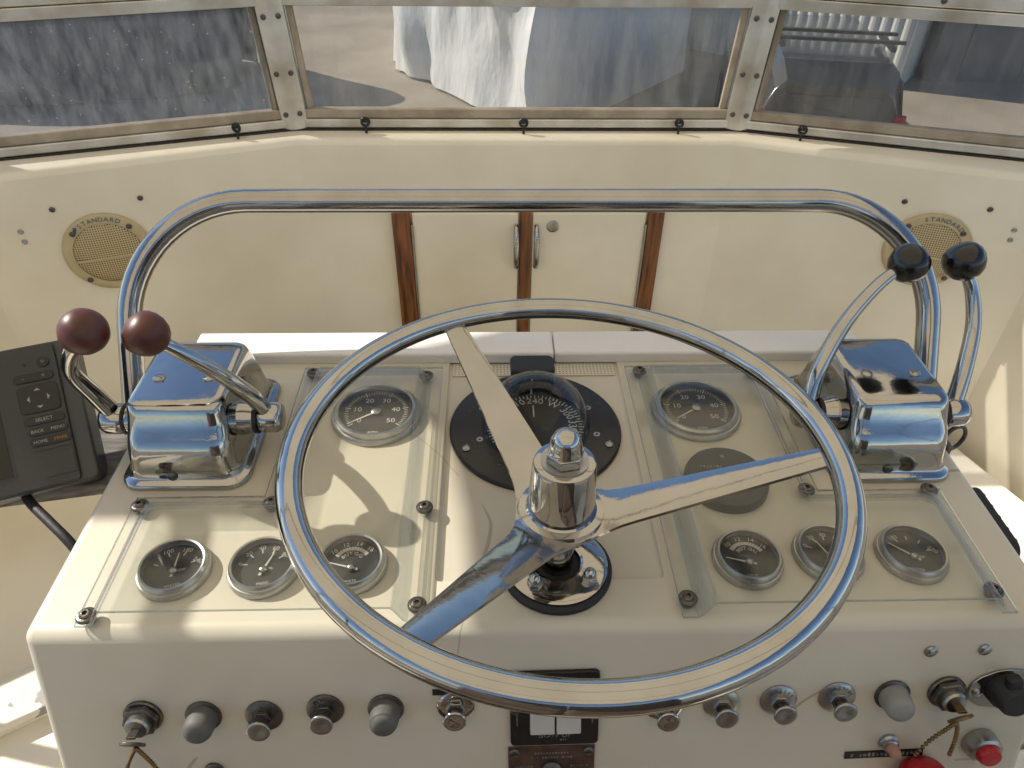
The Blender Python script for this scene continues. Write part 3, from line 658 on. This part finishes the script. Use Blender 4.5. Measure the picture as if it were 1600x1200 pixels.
def btn(w_, h_, x, y, txts, m=BLACKP, r=None):
    b = MB().prism(rrect(w_, h_, r or h_*.48, 5, x, y), .0012, .0026).build('button', m, cpq, 35, .0006)
    for s_, dx, dy, sz, pm in txts: MB().text(s_, sz, T(x+dx, y+dy, .0030)).build('lettering', pm, b, 0)
bx = .0915
btn(.0112, .0112, bx+.011, Hh-.021, [('O', 0, 0, .004, PRINTK)])
MB().lathe([(.0018, .0012), (.0018, .0016)], T(bx-.006, Hh-.021, 0), 12).build('light_sensor', BLACKP, cpq, 0)
btn(.036, .0088, bx, Hh-.0352, [('-', -.009, 0, .006, PRINTK), ('+', .009, 0, .0055, PRINTK)])
pad = MB().prism(rrect(.0365, .029, .005, 5, bx+.001, Hh-.0570), .0012, .0026).build('direction_pad', BLACKP, cpq, 35, .0008)
for a in (0, 90, 180, 270):
    MB().add([(-.0032, .0078, .0030), (.0032, .0078, .0030), (0, .0104, .0030)], [(0, 1, 2)], T(bx+.001, Hh-.0570, 0) @ RZ(a)).build('arrow', PRINTK, pad, 0)
btn(.0365, .0086, bx+.002, Hh-.0790, [('SELECT', 0, 0, .0048, PRINTK)])
btn(.0365, .0086, bx+.003, Hh-.0900, [('BACK', -.009, 0, .0045, PRINTK), ('MENU', .009, 0, .0045, PRINTK)])
btn(.0365, .0086, bx+.004, Hh-.1008, [('HOME', -.009, 0, .0045, PRINTK), ('MARK', .009, 0, .0045, ORANGEP)])
MB().box(.034, .0007, .0006, T(bx+.004, Hh-.1095, .0014)).box(.0007, .027, .0006, T(bx+.0208, Hh-.1230, .0014)).box(.030, .0007, .0006, T(bx+.006, Hh-.1368, .0014)).build('card_door_seam', BLACKP, cpq, 0)
MB().box(.09, .03, .05, T(-.03, .0, -.03)).build('mount', BLACKP, cpq, 30, .005)
cb = MB().tube(spline([(-.535, .540, -.036), (-.510, .510, -.036), (-.480, .485, -.038), (-.452, .463, -.045), (-.432, .445, -.065), (-.426, .435, -.11), (-.426, .43, -.2)], 8), .0048, 10).build('power_cable', BLACKR, None, 80)
tag(cb, 'black cable running from the chartplotter down beside the console', 'cable')

# ------------------------------------------------------------------ console front face devices
FA = R(18); upv = Vector((0, math.sin(FA), math.cos(FA))); nv = Vector((0, -math.cos(FA), math.sin(FA)))
def face(x, tt, rot=0):
    m = Matrix((Vector((1, 0, 0)), upv, nv)).transposed().to_4x4(); m.translation = Vector((x, .335, 0)) - upv*tt + nv*.0004; return m @ RZ(rot)
def arc_text(mb, s, r, a0, step, size, z):
    for k, ch in enumerate(s): a = a0-k*step; mb.text(ch, size, T(r*math.cos(R(a)), r*math.sin(R(a)), z) @ RZ(a-90))
def pull_switch(x, tt, label, word, m, out=.0150, dx=0):
    t = thing('pull_switch', label, 'switch', face(x, tt), 'push-pull switches on the console front')
    e = MB().lathe([(.0155, 0), (.0155, .0012), (.0135, .0024), (.0085, .0030), (.0001, .003)], n=40, cap1=False).build('escutcheon', m, t, 35)
    if word:
        tx = MB(); n_ = len(word); arc_text(tx, word, .0112, 90+(n_-1)*9.5, 19, .0052, .0031); tx.build('lettering', m, e, 0, solid=.0005)
    MB().prism([(.0082*math.cos(R(60*k)), .0082*math.sin(R(60*k))) for k in range(6)], .003, .0065).build('nut', m, t, 30, .0005)
    tilt = RY(dx)
    MB().lathe([(.0060, .006), (.0060, .0078), (.0042, .0078), (.0042, out)], tilt, 20).build('stem', DARKSTEEL, t, 35)
    MB().lathe([(.0045, out-.002), (.0070, out-.0008), (.0093, out+.0008), (.0098, out+.0020), (.0094, out+.0030), (.0080, out+.0034), (.0045, out+.0028), (.0001, out+.0025)], tilt, 32, cap1=False).build('knob', m if m is CHROME else DULL, t, 60)
pull_switch(-.239, .0845, 'tarnished pull switch between a grey capped button and the POWER switch', '', DARKSTEEL)
pull_switch(-.188, .079, 'tarnished pull switch with POWER stamped on its plate', 'POWER', DARKSTEEL)
pull_switch(-.080, .0780, 'bright pull switch beside the black trim panel, under the rim', '', CHROME)
pull_switch(.095, .083, 'bright pull switch on the starboard side of the black trim panel', '', CHROME)
pull_switch(.143, .0805, 'pull switch with plate half hidden by the wheel rim', '', DULL)
pull_switch(.191, .0780, 'pull switch with ribbed plate, inboard of the INSTRUM switch', '|||||||', DULL)
pull_switch(.2405, .0760, 'pull switch stamped INSTRUM beside the grey capped button', 'INSTRUM', DULL)
def cap_button(x, tt, label, m, tilt):
    t = thing('capped_button', label, 'button', face(x, tt), 'grey rubber capped buttons')
    MB().lathe([(.0150, 0), (.0150, .0015), (.0130, .0025), (.0001, .0025)], n=36, cap1=False).build('plate', DARKSTEEL, t, 35)
    MB().lathe([(.0125, .002), (.0122, .011), (.0116, .0165), (.0100, .0198), (.0060, .0212), (.0001, .0216)], RY(tilt), 32, cap1=False).build('rubber_cap', m, t, 60)
cap_button(-.2885, .0835, 'grey rubber capped button next to the port ignition key', GREYCAP, 2)
cap_button(-.138, .0795, 'grey rubber capped button next to the POWER switch', GREYCAP, 0)
cap_button(.2875, .0745, 'pale grey rubber capped button next to the starboard ignition key', mat('pale_grey_rubber', (.26, .26, .255), .6, var=.12, scale=40), -4)
def ignition(x, tt, label, tilt, spin):
    t = thing('ignition_switch', label, 'ignition switch', face(x, tt), 'ignition switches')
    MB().lathe([(.0160, 0), (.0160, .002), (.0150, .003)], n=36).build('washer', DARKSTEEL, t, 35)
    MB().prism([(.0150*math.cos(R(60*k+10)), .0150*math.sin(R(60*k+10))) for k in range(6)], .003, .0085).build('nut', DARKSTEEL, t, 30, .001)
    MB().lathe([(.0100, .008), (.0100, .0135), (.0085, .015), (.0001, .015)], n=28, cap1=False).build('barrel', DULL, t, 35)
    ky = MB(); ky.box(.0075, .0022, .010, T(0, 0, .019)); ky.prism(rrect(.0165, .024, .0078, 5, 0, -.004), -.0012, .0012, T(0, -.004, .0255) @ RX(40) @ RY(spin))
    k = ky.build('key', BRASS if tilt else DARKSTEEL, t, 35, .0005)
    ch = MB()
    pts = spline([(0, -.014, .020), (.004, -.024, .018), (.008, -.040, .014), (.010, -.060, .010)], 5) + []
    pts2 = spline([(0, -.014, .020), (-.006, -.024, .018), (-.014, -.040, .014), (-.020, -.060, .010)], 5)
    for p in pts[1:]+pts2[1:]: ch.sphere(.0019, T(*p), 8, 5)
    ch.build('bead_chain', BRASS, t, 60)
    return t
ignition(-.3375, .0825, 'port ignition switch with a dark key hanging from a bead chain', 0, 0)
ig = ignition(.3335, .0720, 'starboard ignition switch with brass key and red float', 6, 15)
MB().lathe([(.0001, -.0005), (.012, -.002), (.020, -.010), (.0235, -.024), (.022, -.040), (.015, -.052), (.0001, -.055)], T(-.012, -.062, .016) @ RX(-100), 28, False, False).build('key_float', REDP, ig, 60)
# trim tab switch panel
t = thing('trim_panel', 'black trim tab switch panel with pale rocker switches', 'switch panel', face(.0023, .0805, 1.0))
MB().prism(rrect(.0745, .0775, .004), 0, .004).build('plate', BLACKF, t, 35, .001)
for dx in (-.0105, .0115):
    for dy in (.013, -.011): MB().box(.0205, .021, .006, T(dx, dy, .006) @ RX(6 if dy > 0 else -6)).build('rocker', mat('pale_grey_rocker', (.50, .49, .47), .45, var=.06), t, 30, .0012)
dashes(dashes(MB().text('BOW UP', .0072, T(.0005, -.0275, .0043)), 6, .022, .0036, T(.006, .0300, .0043)), 4, .008, .002, T(.0085, -.0325, .0043)).build('lettering', PRINTD, t, 0)
for dx in (-.0315, .0315): MB().box(.0006, .012, .0003, T(dx, -.010, .0043)).build('mark', PRINTD, t, 0)
for dx in (-.033, .033):
    link('screw', SCREW_DK, None, t, T(dx, .0, .004) @ Matrix.Scale(.8, 4))
t = thing('metal_plate', 'tarnished coppery metal plate below the black trim panel', 'plate', face(.0012, .1515, .8))
MB().box(.0745, .056, .0015, T(0, 0, .0008)).build('plate', COPPER, t, 30, .0005)
for dx in (-.032, .032): link('screw', SCREW_DK, None, t, T(dx, .0225, .0016))
tx = dashes(MB(), 12, .030, .0022, T(0, .021, .0018)); dashes(tx, 15, .036, .0018, T(0, .0160, .0018)); dashes(tx, 7, .016, .0018, T(-.024, .006, .0018)); dashes(tx, 7, .016, .0019, T(.024, .006, .0018)); dashes(tx, 7, .016, .0017, T(.024, .002, .0018))
tx.build('lettering', PRINTD, t, 0)
MB().lathe([(.0085, .0015), (.0085, .004), (.005, .006), (.005, .012), (.0001, .013)], T(0, .004, 0), 24, cap1=False).build('toggle', DARKSTEEL, t, 35)
# 12 volt socket, screws, lamp, push button, label strip
t = thing('power_socket', 'stainless power socket with black rubber plug at the console corner', 'socket', face(.381, .0690, 8))
MB().prism([(.030*math.cos(R(a))*(1.0), .0165*math.sin(R(a))*1.25 if abs(math.sin(R(a))) < .8 else .0165*math.sin(R(a))*1.2) for a in range(0, 360, 10)], 0, .002).build('plate', POLISH, t, 35, .0006)
MB().lathe([(.0158, .002), (.0158, .008), (.0140, .012), (.0135, .018), (.0115, .0205), (.0001, .021)], n=32, cap1=False).build('plug', BLACKR, t, 45)
MB().box(.012, .011, .009, T(0, .0165, .012)).build('strap', BLACKR, t, 30, .002)
for dx in (-.0225, .0225): link('screw', SCREW_ME, None, t, T(dx, 0, .002))
for x, tt, wh in ((.3115, .0298, 'above the starboard key switch'), (.3565, .0290, 'above the power socket')):
    o = link('slotted_screw', SCREW_ME, None, None, face(x, tt, 20) @ Matrix.Scale(1.25, 4)); tag(o, 'slotted steel screw head in the console front ' + wh, 'screw', 'slotted screws in the console front')
t = thing('push_button', 'red push button in a grey collar below the power socket', 'button', face(.3745, .1290))
MB().lathe([(.0150, 0), (.0150, .006), (.0135, .012), (.0105, .013), (.0105, .009)], n=32, cap1=False).build('collar', DULL, t, 35)
MB().lathe([(.0100, .008), (.0100, .016), (.0085, .0185), (.0001, .0195)], n=28, cap1=False).build('button', REDP, t, 50)
t = thing('indicator_lamp', 'small faded pink indicator lamp above the embossed label strip', 'lamp', face(.294, .127))
MB().lathe([(.0085, 0), (.0085, .002), (.0065, .0035), (.0065, .006), (.005, .007)], n=28).build('collar', DULL, t, 35)
MB().lathe([(.0050, .006), (.0050, .013), (.0038, .0155), (.0001, .016)], n=20, cap1=False).build('lens', PINKP, t, 50)
t = thing('label_strip', 'black embossed label strip under the small indicator lamp', 'label', face(.2925, .1405, 2.0))
MB().box(.0690, .0078, .0006, T(0, 0, .0003)).build('tape', BLACKP, t, 0)
dashes(MB(), 16, .060, .0040, T(0, 0, .0008)).build('lettering', PRINTD, t, 0)
t = thing('hex_bolt', 'dark bolt head low on the port side of the console front', 'bolt', face(-.288, .1440))
MB().lathe([(.0085, 0), (.0085, .002), (.006, .003)], n=24).build('washer', DARKSTEEL, t, 35)
MB().prism([(.006*math.cos(R(60*k)), .006*math.sin(R(60*k))) for k in range(6)], .003, .007).build('head', DARKSTEEL, t, 30)
o = MB().box(.0165, .0055, .0012, T(0, 0, .0006)).build('dark_tag', BLACKP, None, 0, M=face(-.0905, .063)); tag(o, 'tiny dark tag on the console front beside the wheel rim', 'tag')
# things on the starboard flank of the console
t = thing('side_vent', 'black ridged rubber vent on the starboard flank of the console', 'vent', T(.4215, .455, -.028) @ RY(90))
MB().prism(rrect(.034, .085, .012), 0, .012).build('vent_body', BLACKR, t, 35, .002)
for k in range(5): MB().box(.030, .003, .003, T(0, -.028+k*.014, .0118)).build('ridge', BLACKR, t, 0)
t = thing('lashing_eye', 'small dark wire eye on the starboard edge of the console', 'eye', T(.4215, .548, -.010))
MB().tube([(.009+.010*math.cos(a), .0, .012+.016*math.sin(a)) for a in [2*math.pi*i/20 for i in range(20)]], .0022, 8, True).build('eye_ring', DARKSTEEL, t, 60)
MB().box(.006, .02, .016, T(.002, 0, 0)).build('base', DARKSTEEL, t, 30, .001)

# ------------------------------------------------------------------ benches
t = thing('bench_seat', 'white vinyl bench seat along the starboard coaming', 'seat', T(0, 0, FLOOR))
zb = .47
stb = [(.62, 1.165), (.875, 1.07), (1.10, .44), (1.10, -.3), (.60, -.3), (.60, .72), (.60, .98)]
MB().prism([(x, y) for x, y in [(.60, -.3), (1.105, -.3), (1.105, .44), (.872, 1.068), (.60, 1.166)]], 0, zb-.065).build('base', CREAM_W, t, 0)
for y0, y1 in ((.72, 1.06), (.46, .712), (.20, .452), (-.06, .192), (-.3, -.068)):
    xa = 1.095 if y1 < .46 else 1.095-(y1-.44)*.375
    xb = 1.095 if y0 < .46 else 1.095-(y0-.44)*.375
    MB().prism([(.585, y0), (xb, y0), (xa, y1), (.585, y1)], zb-.064, zb).build('cushion', WHITE_V, t, 30, .014, 4)
t = thing('locker_bench', 'cream locker bench along the port coaming', 'bench', T(0, 0, FLOOR))
MB().prism([(-.62, -.3), (-.62, 1.160), (-.872, 1.068), (-1.105, .44), (-1.105, -.3)], 0, zb).build('base', CREAM_W, t, 0)
t = thing('hatch_lid', 'white hatch lid with flaking paint lying on the port locker bench', 'hatch', T(-.80, .48, FLOOR+zb) @ RZ(30))
MB().box(.37, .078, .016, T(0, 0, .0180)).build('lid', PEEL, t, 30, .004)
MB().box(.36, .070, .0095, T(0, 0, .0048)).build('frame', CREAM_W, t, 30, .001)
# unseen chair, added to keep light off the console front
NAVY = mat('brown_vinyl', (.13, .10, .08), .5, var=.1, bump=.3, bscale=350)
t = thing('light_blocker_chair', 'added brown double chair, out of view, blocking light from the console front', 'chair', T(-.03, -.42, FLOOR))
MB().box(1.10, .40, .40, T(0, 0, .20)).build('base', NAVY, t, 30, .01)
for sx in (-1, 1):
    MB().box(.58, .46, .12, T(sx*.293, .02, .462)).build('cushion', NAVY, t, 30, .04, 4)
    MB().box(.58, .13, .78, T(sx*.293, -.24, .90) @ RX(8)).build('backrest', NAVY, t, 30, .04, 4)
t = thing('bounce_bench', 'added white bench, out of view aft, bouncing sunlight forward', 'seat', T(0, -1.36, FLOOR))  # unseen bench, added to bounce and reflect light towards the helm
MB().box(1.7, .45, .36, T(0, 0, .18)).build('base', CREAM_W, t, 0, .01)
MB().box(1.7, .45, .09, T(0, 0, .406)).build('cushion', WHITE_V, t, 30, .025, 3)
# ------------------------------------------------------------------ unseen bimini and side rail, added to shade and light the helm
bm_ = thing('added_shade_bimini', 'added pale bimini top on bows, out of view, cut to shade the console', 'bimini', T(0, 0, LZ))
BZ = 1.0
def shade(x, y): return (x - SV.x/SV.z*-1*BZ*-1 if False else x + SV.x/SV.z*BZ, y + SV.y/SV.z*BZ)   # canvas point that shades console point (x, y)
main = [shade(*p) for p in ((-.085, -1.9), (-.070, .34), (-.080, .46), (-.100, .565), (-.135, .605), (-.195, .590), (-.212, .525), (-.235, .455), (-.43, .455), (-.50, .462), (-.50, .650), (-.30, .655), (-.12, .69), (.02, .74), (.25, .80), (.60, .90), (.66, 1.30), (1.1, 1.36), (1.7, 1.32), (2.35, 1.2), (2.35, -1.9))]  # outline worked back from the shade wanted on the console
cv = MB(); cv.prism(main, BZ-LZ, BZ-LZ+.004); cv.build('canvas', CANVAS, bm_, 0)
xs = [p[0] for p in main]; x0, x1 = -1.26, 1.10
for yb_ in (1.15, .3, -.6, -1.25):
    pts = [(-1.21, .2, -.40), (-1.27, yb_*.6, .3), (-1.24, yb_, .90), (-1.1, yb_, .945), (0, yb_, .95), (1.05, yb_, .945), (1.22, yb_*.9, .88), (1.24, yb_*.6, .3), (1.21, .2, -.40)]
    MB().tube(spline(pts, 6), .011, 10).build('bow', STEEL, bm_, 60)
t = thing('shadow_rail', 'added stainless rail, out of view, casting a shadow band on the console', 'rail', T(-1.18, .6, LZ))  # unseen rail, added for its shadow band across the port gauges
RZH = .55-LZ
MB().tube(spline([(-.02, -.75, -.42), (-.02, -.7, .15), (.06, -.62, RZH-.04), (.17, -.5, RZH), (.19, 0, RZH), (.19, .05, RZH), (.17, .16, RZH-.02), (.10, .20, RZH-.2), (.02, .1, .0), (0, .04, -.30)], 8), .0125, 12).build('tube', STEEL, t, 60)

# ------------------------------------------------------------------ the yard beyond the windshield
def corrugated(name, parent, M, L_, H, m, pitch=.19, amp=.03):
    n_ = int(L_/pitch*4); vs = []
    for i in range(n_+1):
        x = L_*i/n_; k = i % 4; y = amp*(0 if k in (0, 1) else 1)
        vs += [(x, y, 0), (x, y, H)]
    MB().add(vs, [(2*i, 2*i+2, 2*i+3, 2*i+1) for i in range(n_)]).build(name, m, parent, 0, M=M, solid=.004)
sh = thing('metal_shed', 'white corrugated metal shed behind the parked vehicle', 'shed', T(3.9, 16.7, GZ) @ RZ(-40))
shm = mat('white_sheet_metal', (.70, .70, .67), .45, var=.08, scale=1.5)
for k in range(4): corrugated('wall_sheet', sh, T(k*1.14, -.0, 0), 1.14, 4.2, shm)
MB().box(4.56, 7, 4.15, T(2.28, 3.56, 2.075)).build('frame', shm, sh, 0)
MB().box(4.9, 7.4, .08, T(2.28, 3.5, 4.25) @ RX(4)).build('roof', shm, sh, 0)
dk = thing('dark_shed', 'dark grey storage building beside the white corrugated shed', 'building', T(8.2, 14.3, GZ) @ RZ(1))
dkm = mat('dark_cladding', (.16, .17, .185), .6, var=.2, scale=.8)
MB().box(9, 6, 4.0, T(4.5, 3.0, 2.0)).build('walls', dkm, dk, 0)
for k in range(7): MB().box(.05, .04, 3.9, T(.6+k*1.2, -.015, 1.95)).build('seam', dkm, dk, 0)
MB().box(9.4, 6.4, .12, T(4.5, 3.0, 4.08)).build('roof', dkm, dk, 0)
# shrink-wrapped boat
wr = thing('wrapped_boat', 'boat shrink-wrapped in wrinkled white plastic beyond the centre pane', 'boat', T(.85, 13.4, GZ))
wrapm = mat('white_wrap', (.78, .79, .79), .30, var=.05, scale=3, bump=.55, bscale=1.1, bdist=.22, stretch=(1.6, 1.6, .6))
vs = []; fs = []; NY, NS = 70, 60; random.seed(3)
from mathutils import noise
for j in range(NY+1):
    v = j/NY; y = -1.7 + v*7.5; hw = 2.75*min(1, .05+v*7.5/3.2)**.85 ; top = 3.05 + .35*min(1, v*2.2); lean = .1*v
    for i in range(NS+1):
        a = math.pi*i/NS; cx = -math.cos(a); s = math.sin(a)
        x = hw*(abs(cx)**.75)*(1 if cx > 0 else -1); z = top*(s**.62) if s > 0 else 0
        nzv = noise.noise(Vector((x*.9, y*.9, z*.55)))*.20 + noise.noise(Vector((x*2.6+y*1.5, y*2.6, z*.7)))*.15
        vs.append((x + nzv + lean, y + nzv*.8, max(0.05, z + nzv*.5)))
fs = [(j*(NS+1)+i, j*(NS+1)+i+1, (j+1)*(NS+1)+i+1, (j+1)*(NS+1)+i) for j in range(NY) for i in range(NS)]
fs += [tuple(range(NS+1))]
MB().add(vs, fs).build('wrap', wrapm, wr, 60)
for sx in (-1, 1):
    for yy in (0, 3.5): MB().box(.3, .3, .5, T(sx*.6, yy, .25)).build('stand', TEAK, wr, 0)
# dark covered boat to port
db = thing('covered_boat', 'large boat under a dark grey cover beyond the port pane', 'boat', T(-7.9, 14.4, GZ))
dbm = mat('grey_tarp', (.085, .09, .098), .65, var=.1, scale=1.2, bump=.6, bscale=2, bdist=.12)
vs = []
for j in range(NY+1):
    v = j/NY; x = -5.2 + v*8.6; hw = 1.75*min(1, .25+1.3*(1-v)**.5); top = 3.0 - .5*v
    for i in range(NS+1):
        a = math.pi*i/NS; cx = -math.cos(a); s = math.sin(a)
        y = hw*(abs(cx)**.7)*(1 if cx > 0 else -1); z = top*(s**.6) if s > 0 else 0
        nzv = noise.noise(Vector((x*.7, y*.7, z*.7)))*.15
        vs.append((x+nzv, y+nzv, max(.05, z+nzv*.5)))
MB().add(vs, fs[:-1]).build('cover', dbm, db, 60)
for xx in (-3, 0, 2): MB().box(.3, .5, .6, T(xx, 0, .3)).build('stand', TEAK, db, 0)
# parked utility vehicle, seen from behind
suv = thing('parked_car', 'dark estate car with roof rack seen through the starboard pane', 'car', T(4.35, 10.85, GZ) @ RZ(-11))
paint = mat('dark_car_paint', (.018, .020, .024), .22, var=.1, coat=.6); gls = mat('dark_car_glass', (.055, .06, .065), .08, var=.2, scale=2)
def sect(prof, ys):
    vs = []; n_ = len(prof[0])
    for p, y in zip(prof, ys): vs += [(x, y, z) for x, z in p]
    fs = [(j*n_+i, j*n_+(i+1) % n_, (j+1)*n_+(i+1) % n_, (j+1)*n_+i) for j in range(len(ys)-1) for i in range(n_)]
    return vs, fs + [tuple(range(n_))[::-1], tuple((len(ys)-1)*n_+i for i in range(n_))]
def hull_sec(w0, w1, zt, zb_=.38, belt=1.05):
    q = [(-w0, zb_), (-w0, belt), (-w1, zt-.10), (-w1+.12, zt), (w1-.12, zt), (w1, zt-.10), (w0, belt), (w0, zb_)]; return q
vs, fs2 = sect([hull_sec(.88, .66, 1.62), hull_sec(.92, .72, 1.82), hull_sec(.93, .74, 1.86), hull_sec(.93, .73, 1.82), hull_sec(.93, .66, 1.66), hull_sec(.92, .84, 1.12), hull_sec(.86, .78, 1.0)], [-2.25, -2.0, -.8, .3, .75, 1.35, 2.3])
MB().add(vs, fs2).build('car_body', paint, suv, 30, .06, 3)
MB().add([(-.66, -2.262, 1.10), (.66, -2.262, 1.10), (.55, -2.262, 1.50), (-.55, -2.262, 1.50)], [(0, 1, 2, 3)]).build('rear_window', gls, suv, 0, solid=.02)
for sx in (-1, 1):
    for ya, yb2 in ((-1.95, -1.05), (-.98, -.05), (.02, .65)):
        MB().add([(sx*.936, ya, 1.10), (sx*.936, yb2, 1.10), (sx*.79, yb2, 1.62), (sx*.79, ya, 1.62)], [(0, 1, 2, 3)]).build('side_window', gls, suv, 0, solid=.02)
    MB().box(.13, .05, .62, T(sx*.80, -2.25, 1.02)).build('tail_light', REDP, suv, 30, .02)
    MB().box(.05, .7, .05, T(sx*.62, -1.5, 1.93)).build('rack_rail', BLACKP, suv, 0)
    for yy in (-1.4, 1.45):
        wM = T(sx*.82, yy, .36) @ RY(90)
        wl = MB().lathe([(.20, -.11), (.33, -.11), (.36, -.07), (.36, .07), (.33, .11), (.20, .11)], wM, 32).build('wheel', BLACKR, suv, 35)
        MB().lathe([(.20, .112), (.17, .09), (.05, .10), (.0001, .10)], wM if sx > 0 else wM @ RX(180), 24, cap1=False).build('rim', DULL, wl, 35)
for yy in (-1.75, -1.35): MB().box(1.5, .06, .035, T(0, yy, 1.99)).build('rack_bar', BLACKP, suv, 0)
MB().box(.9, .02, .03, T(0, -2.285, 1.32) @ RY(14)).build('wiper', BLACKP, suv, 0)
MB().box(1.80, .16, .24, T(0, -2.30, .55)).build('bumper', BLACKP, suv, 30, .05)
MB().box(.50, .02, .12, T(0, -2.275, .86)).build('number_plate', WHITE_V, suv, 0)
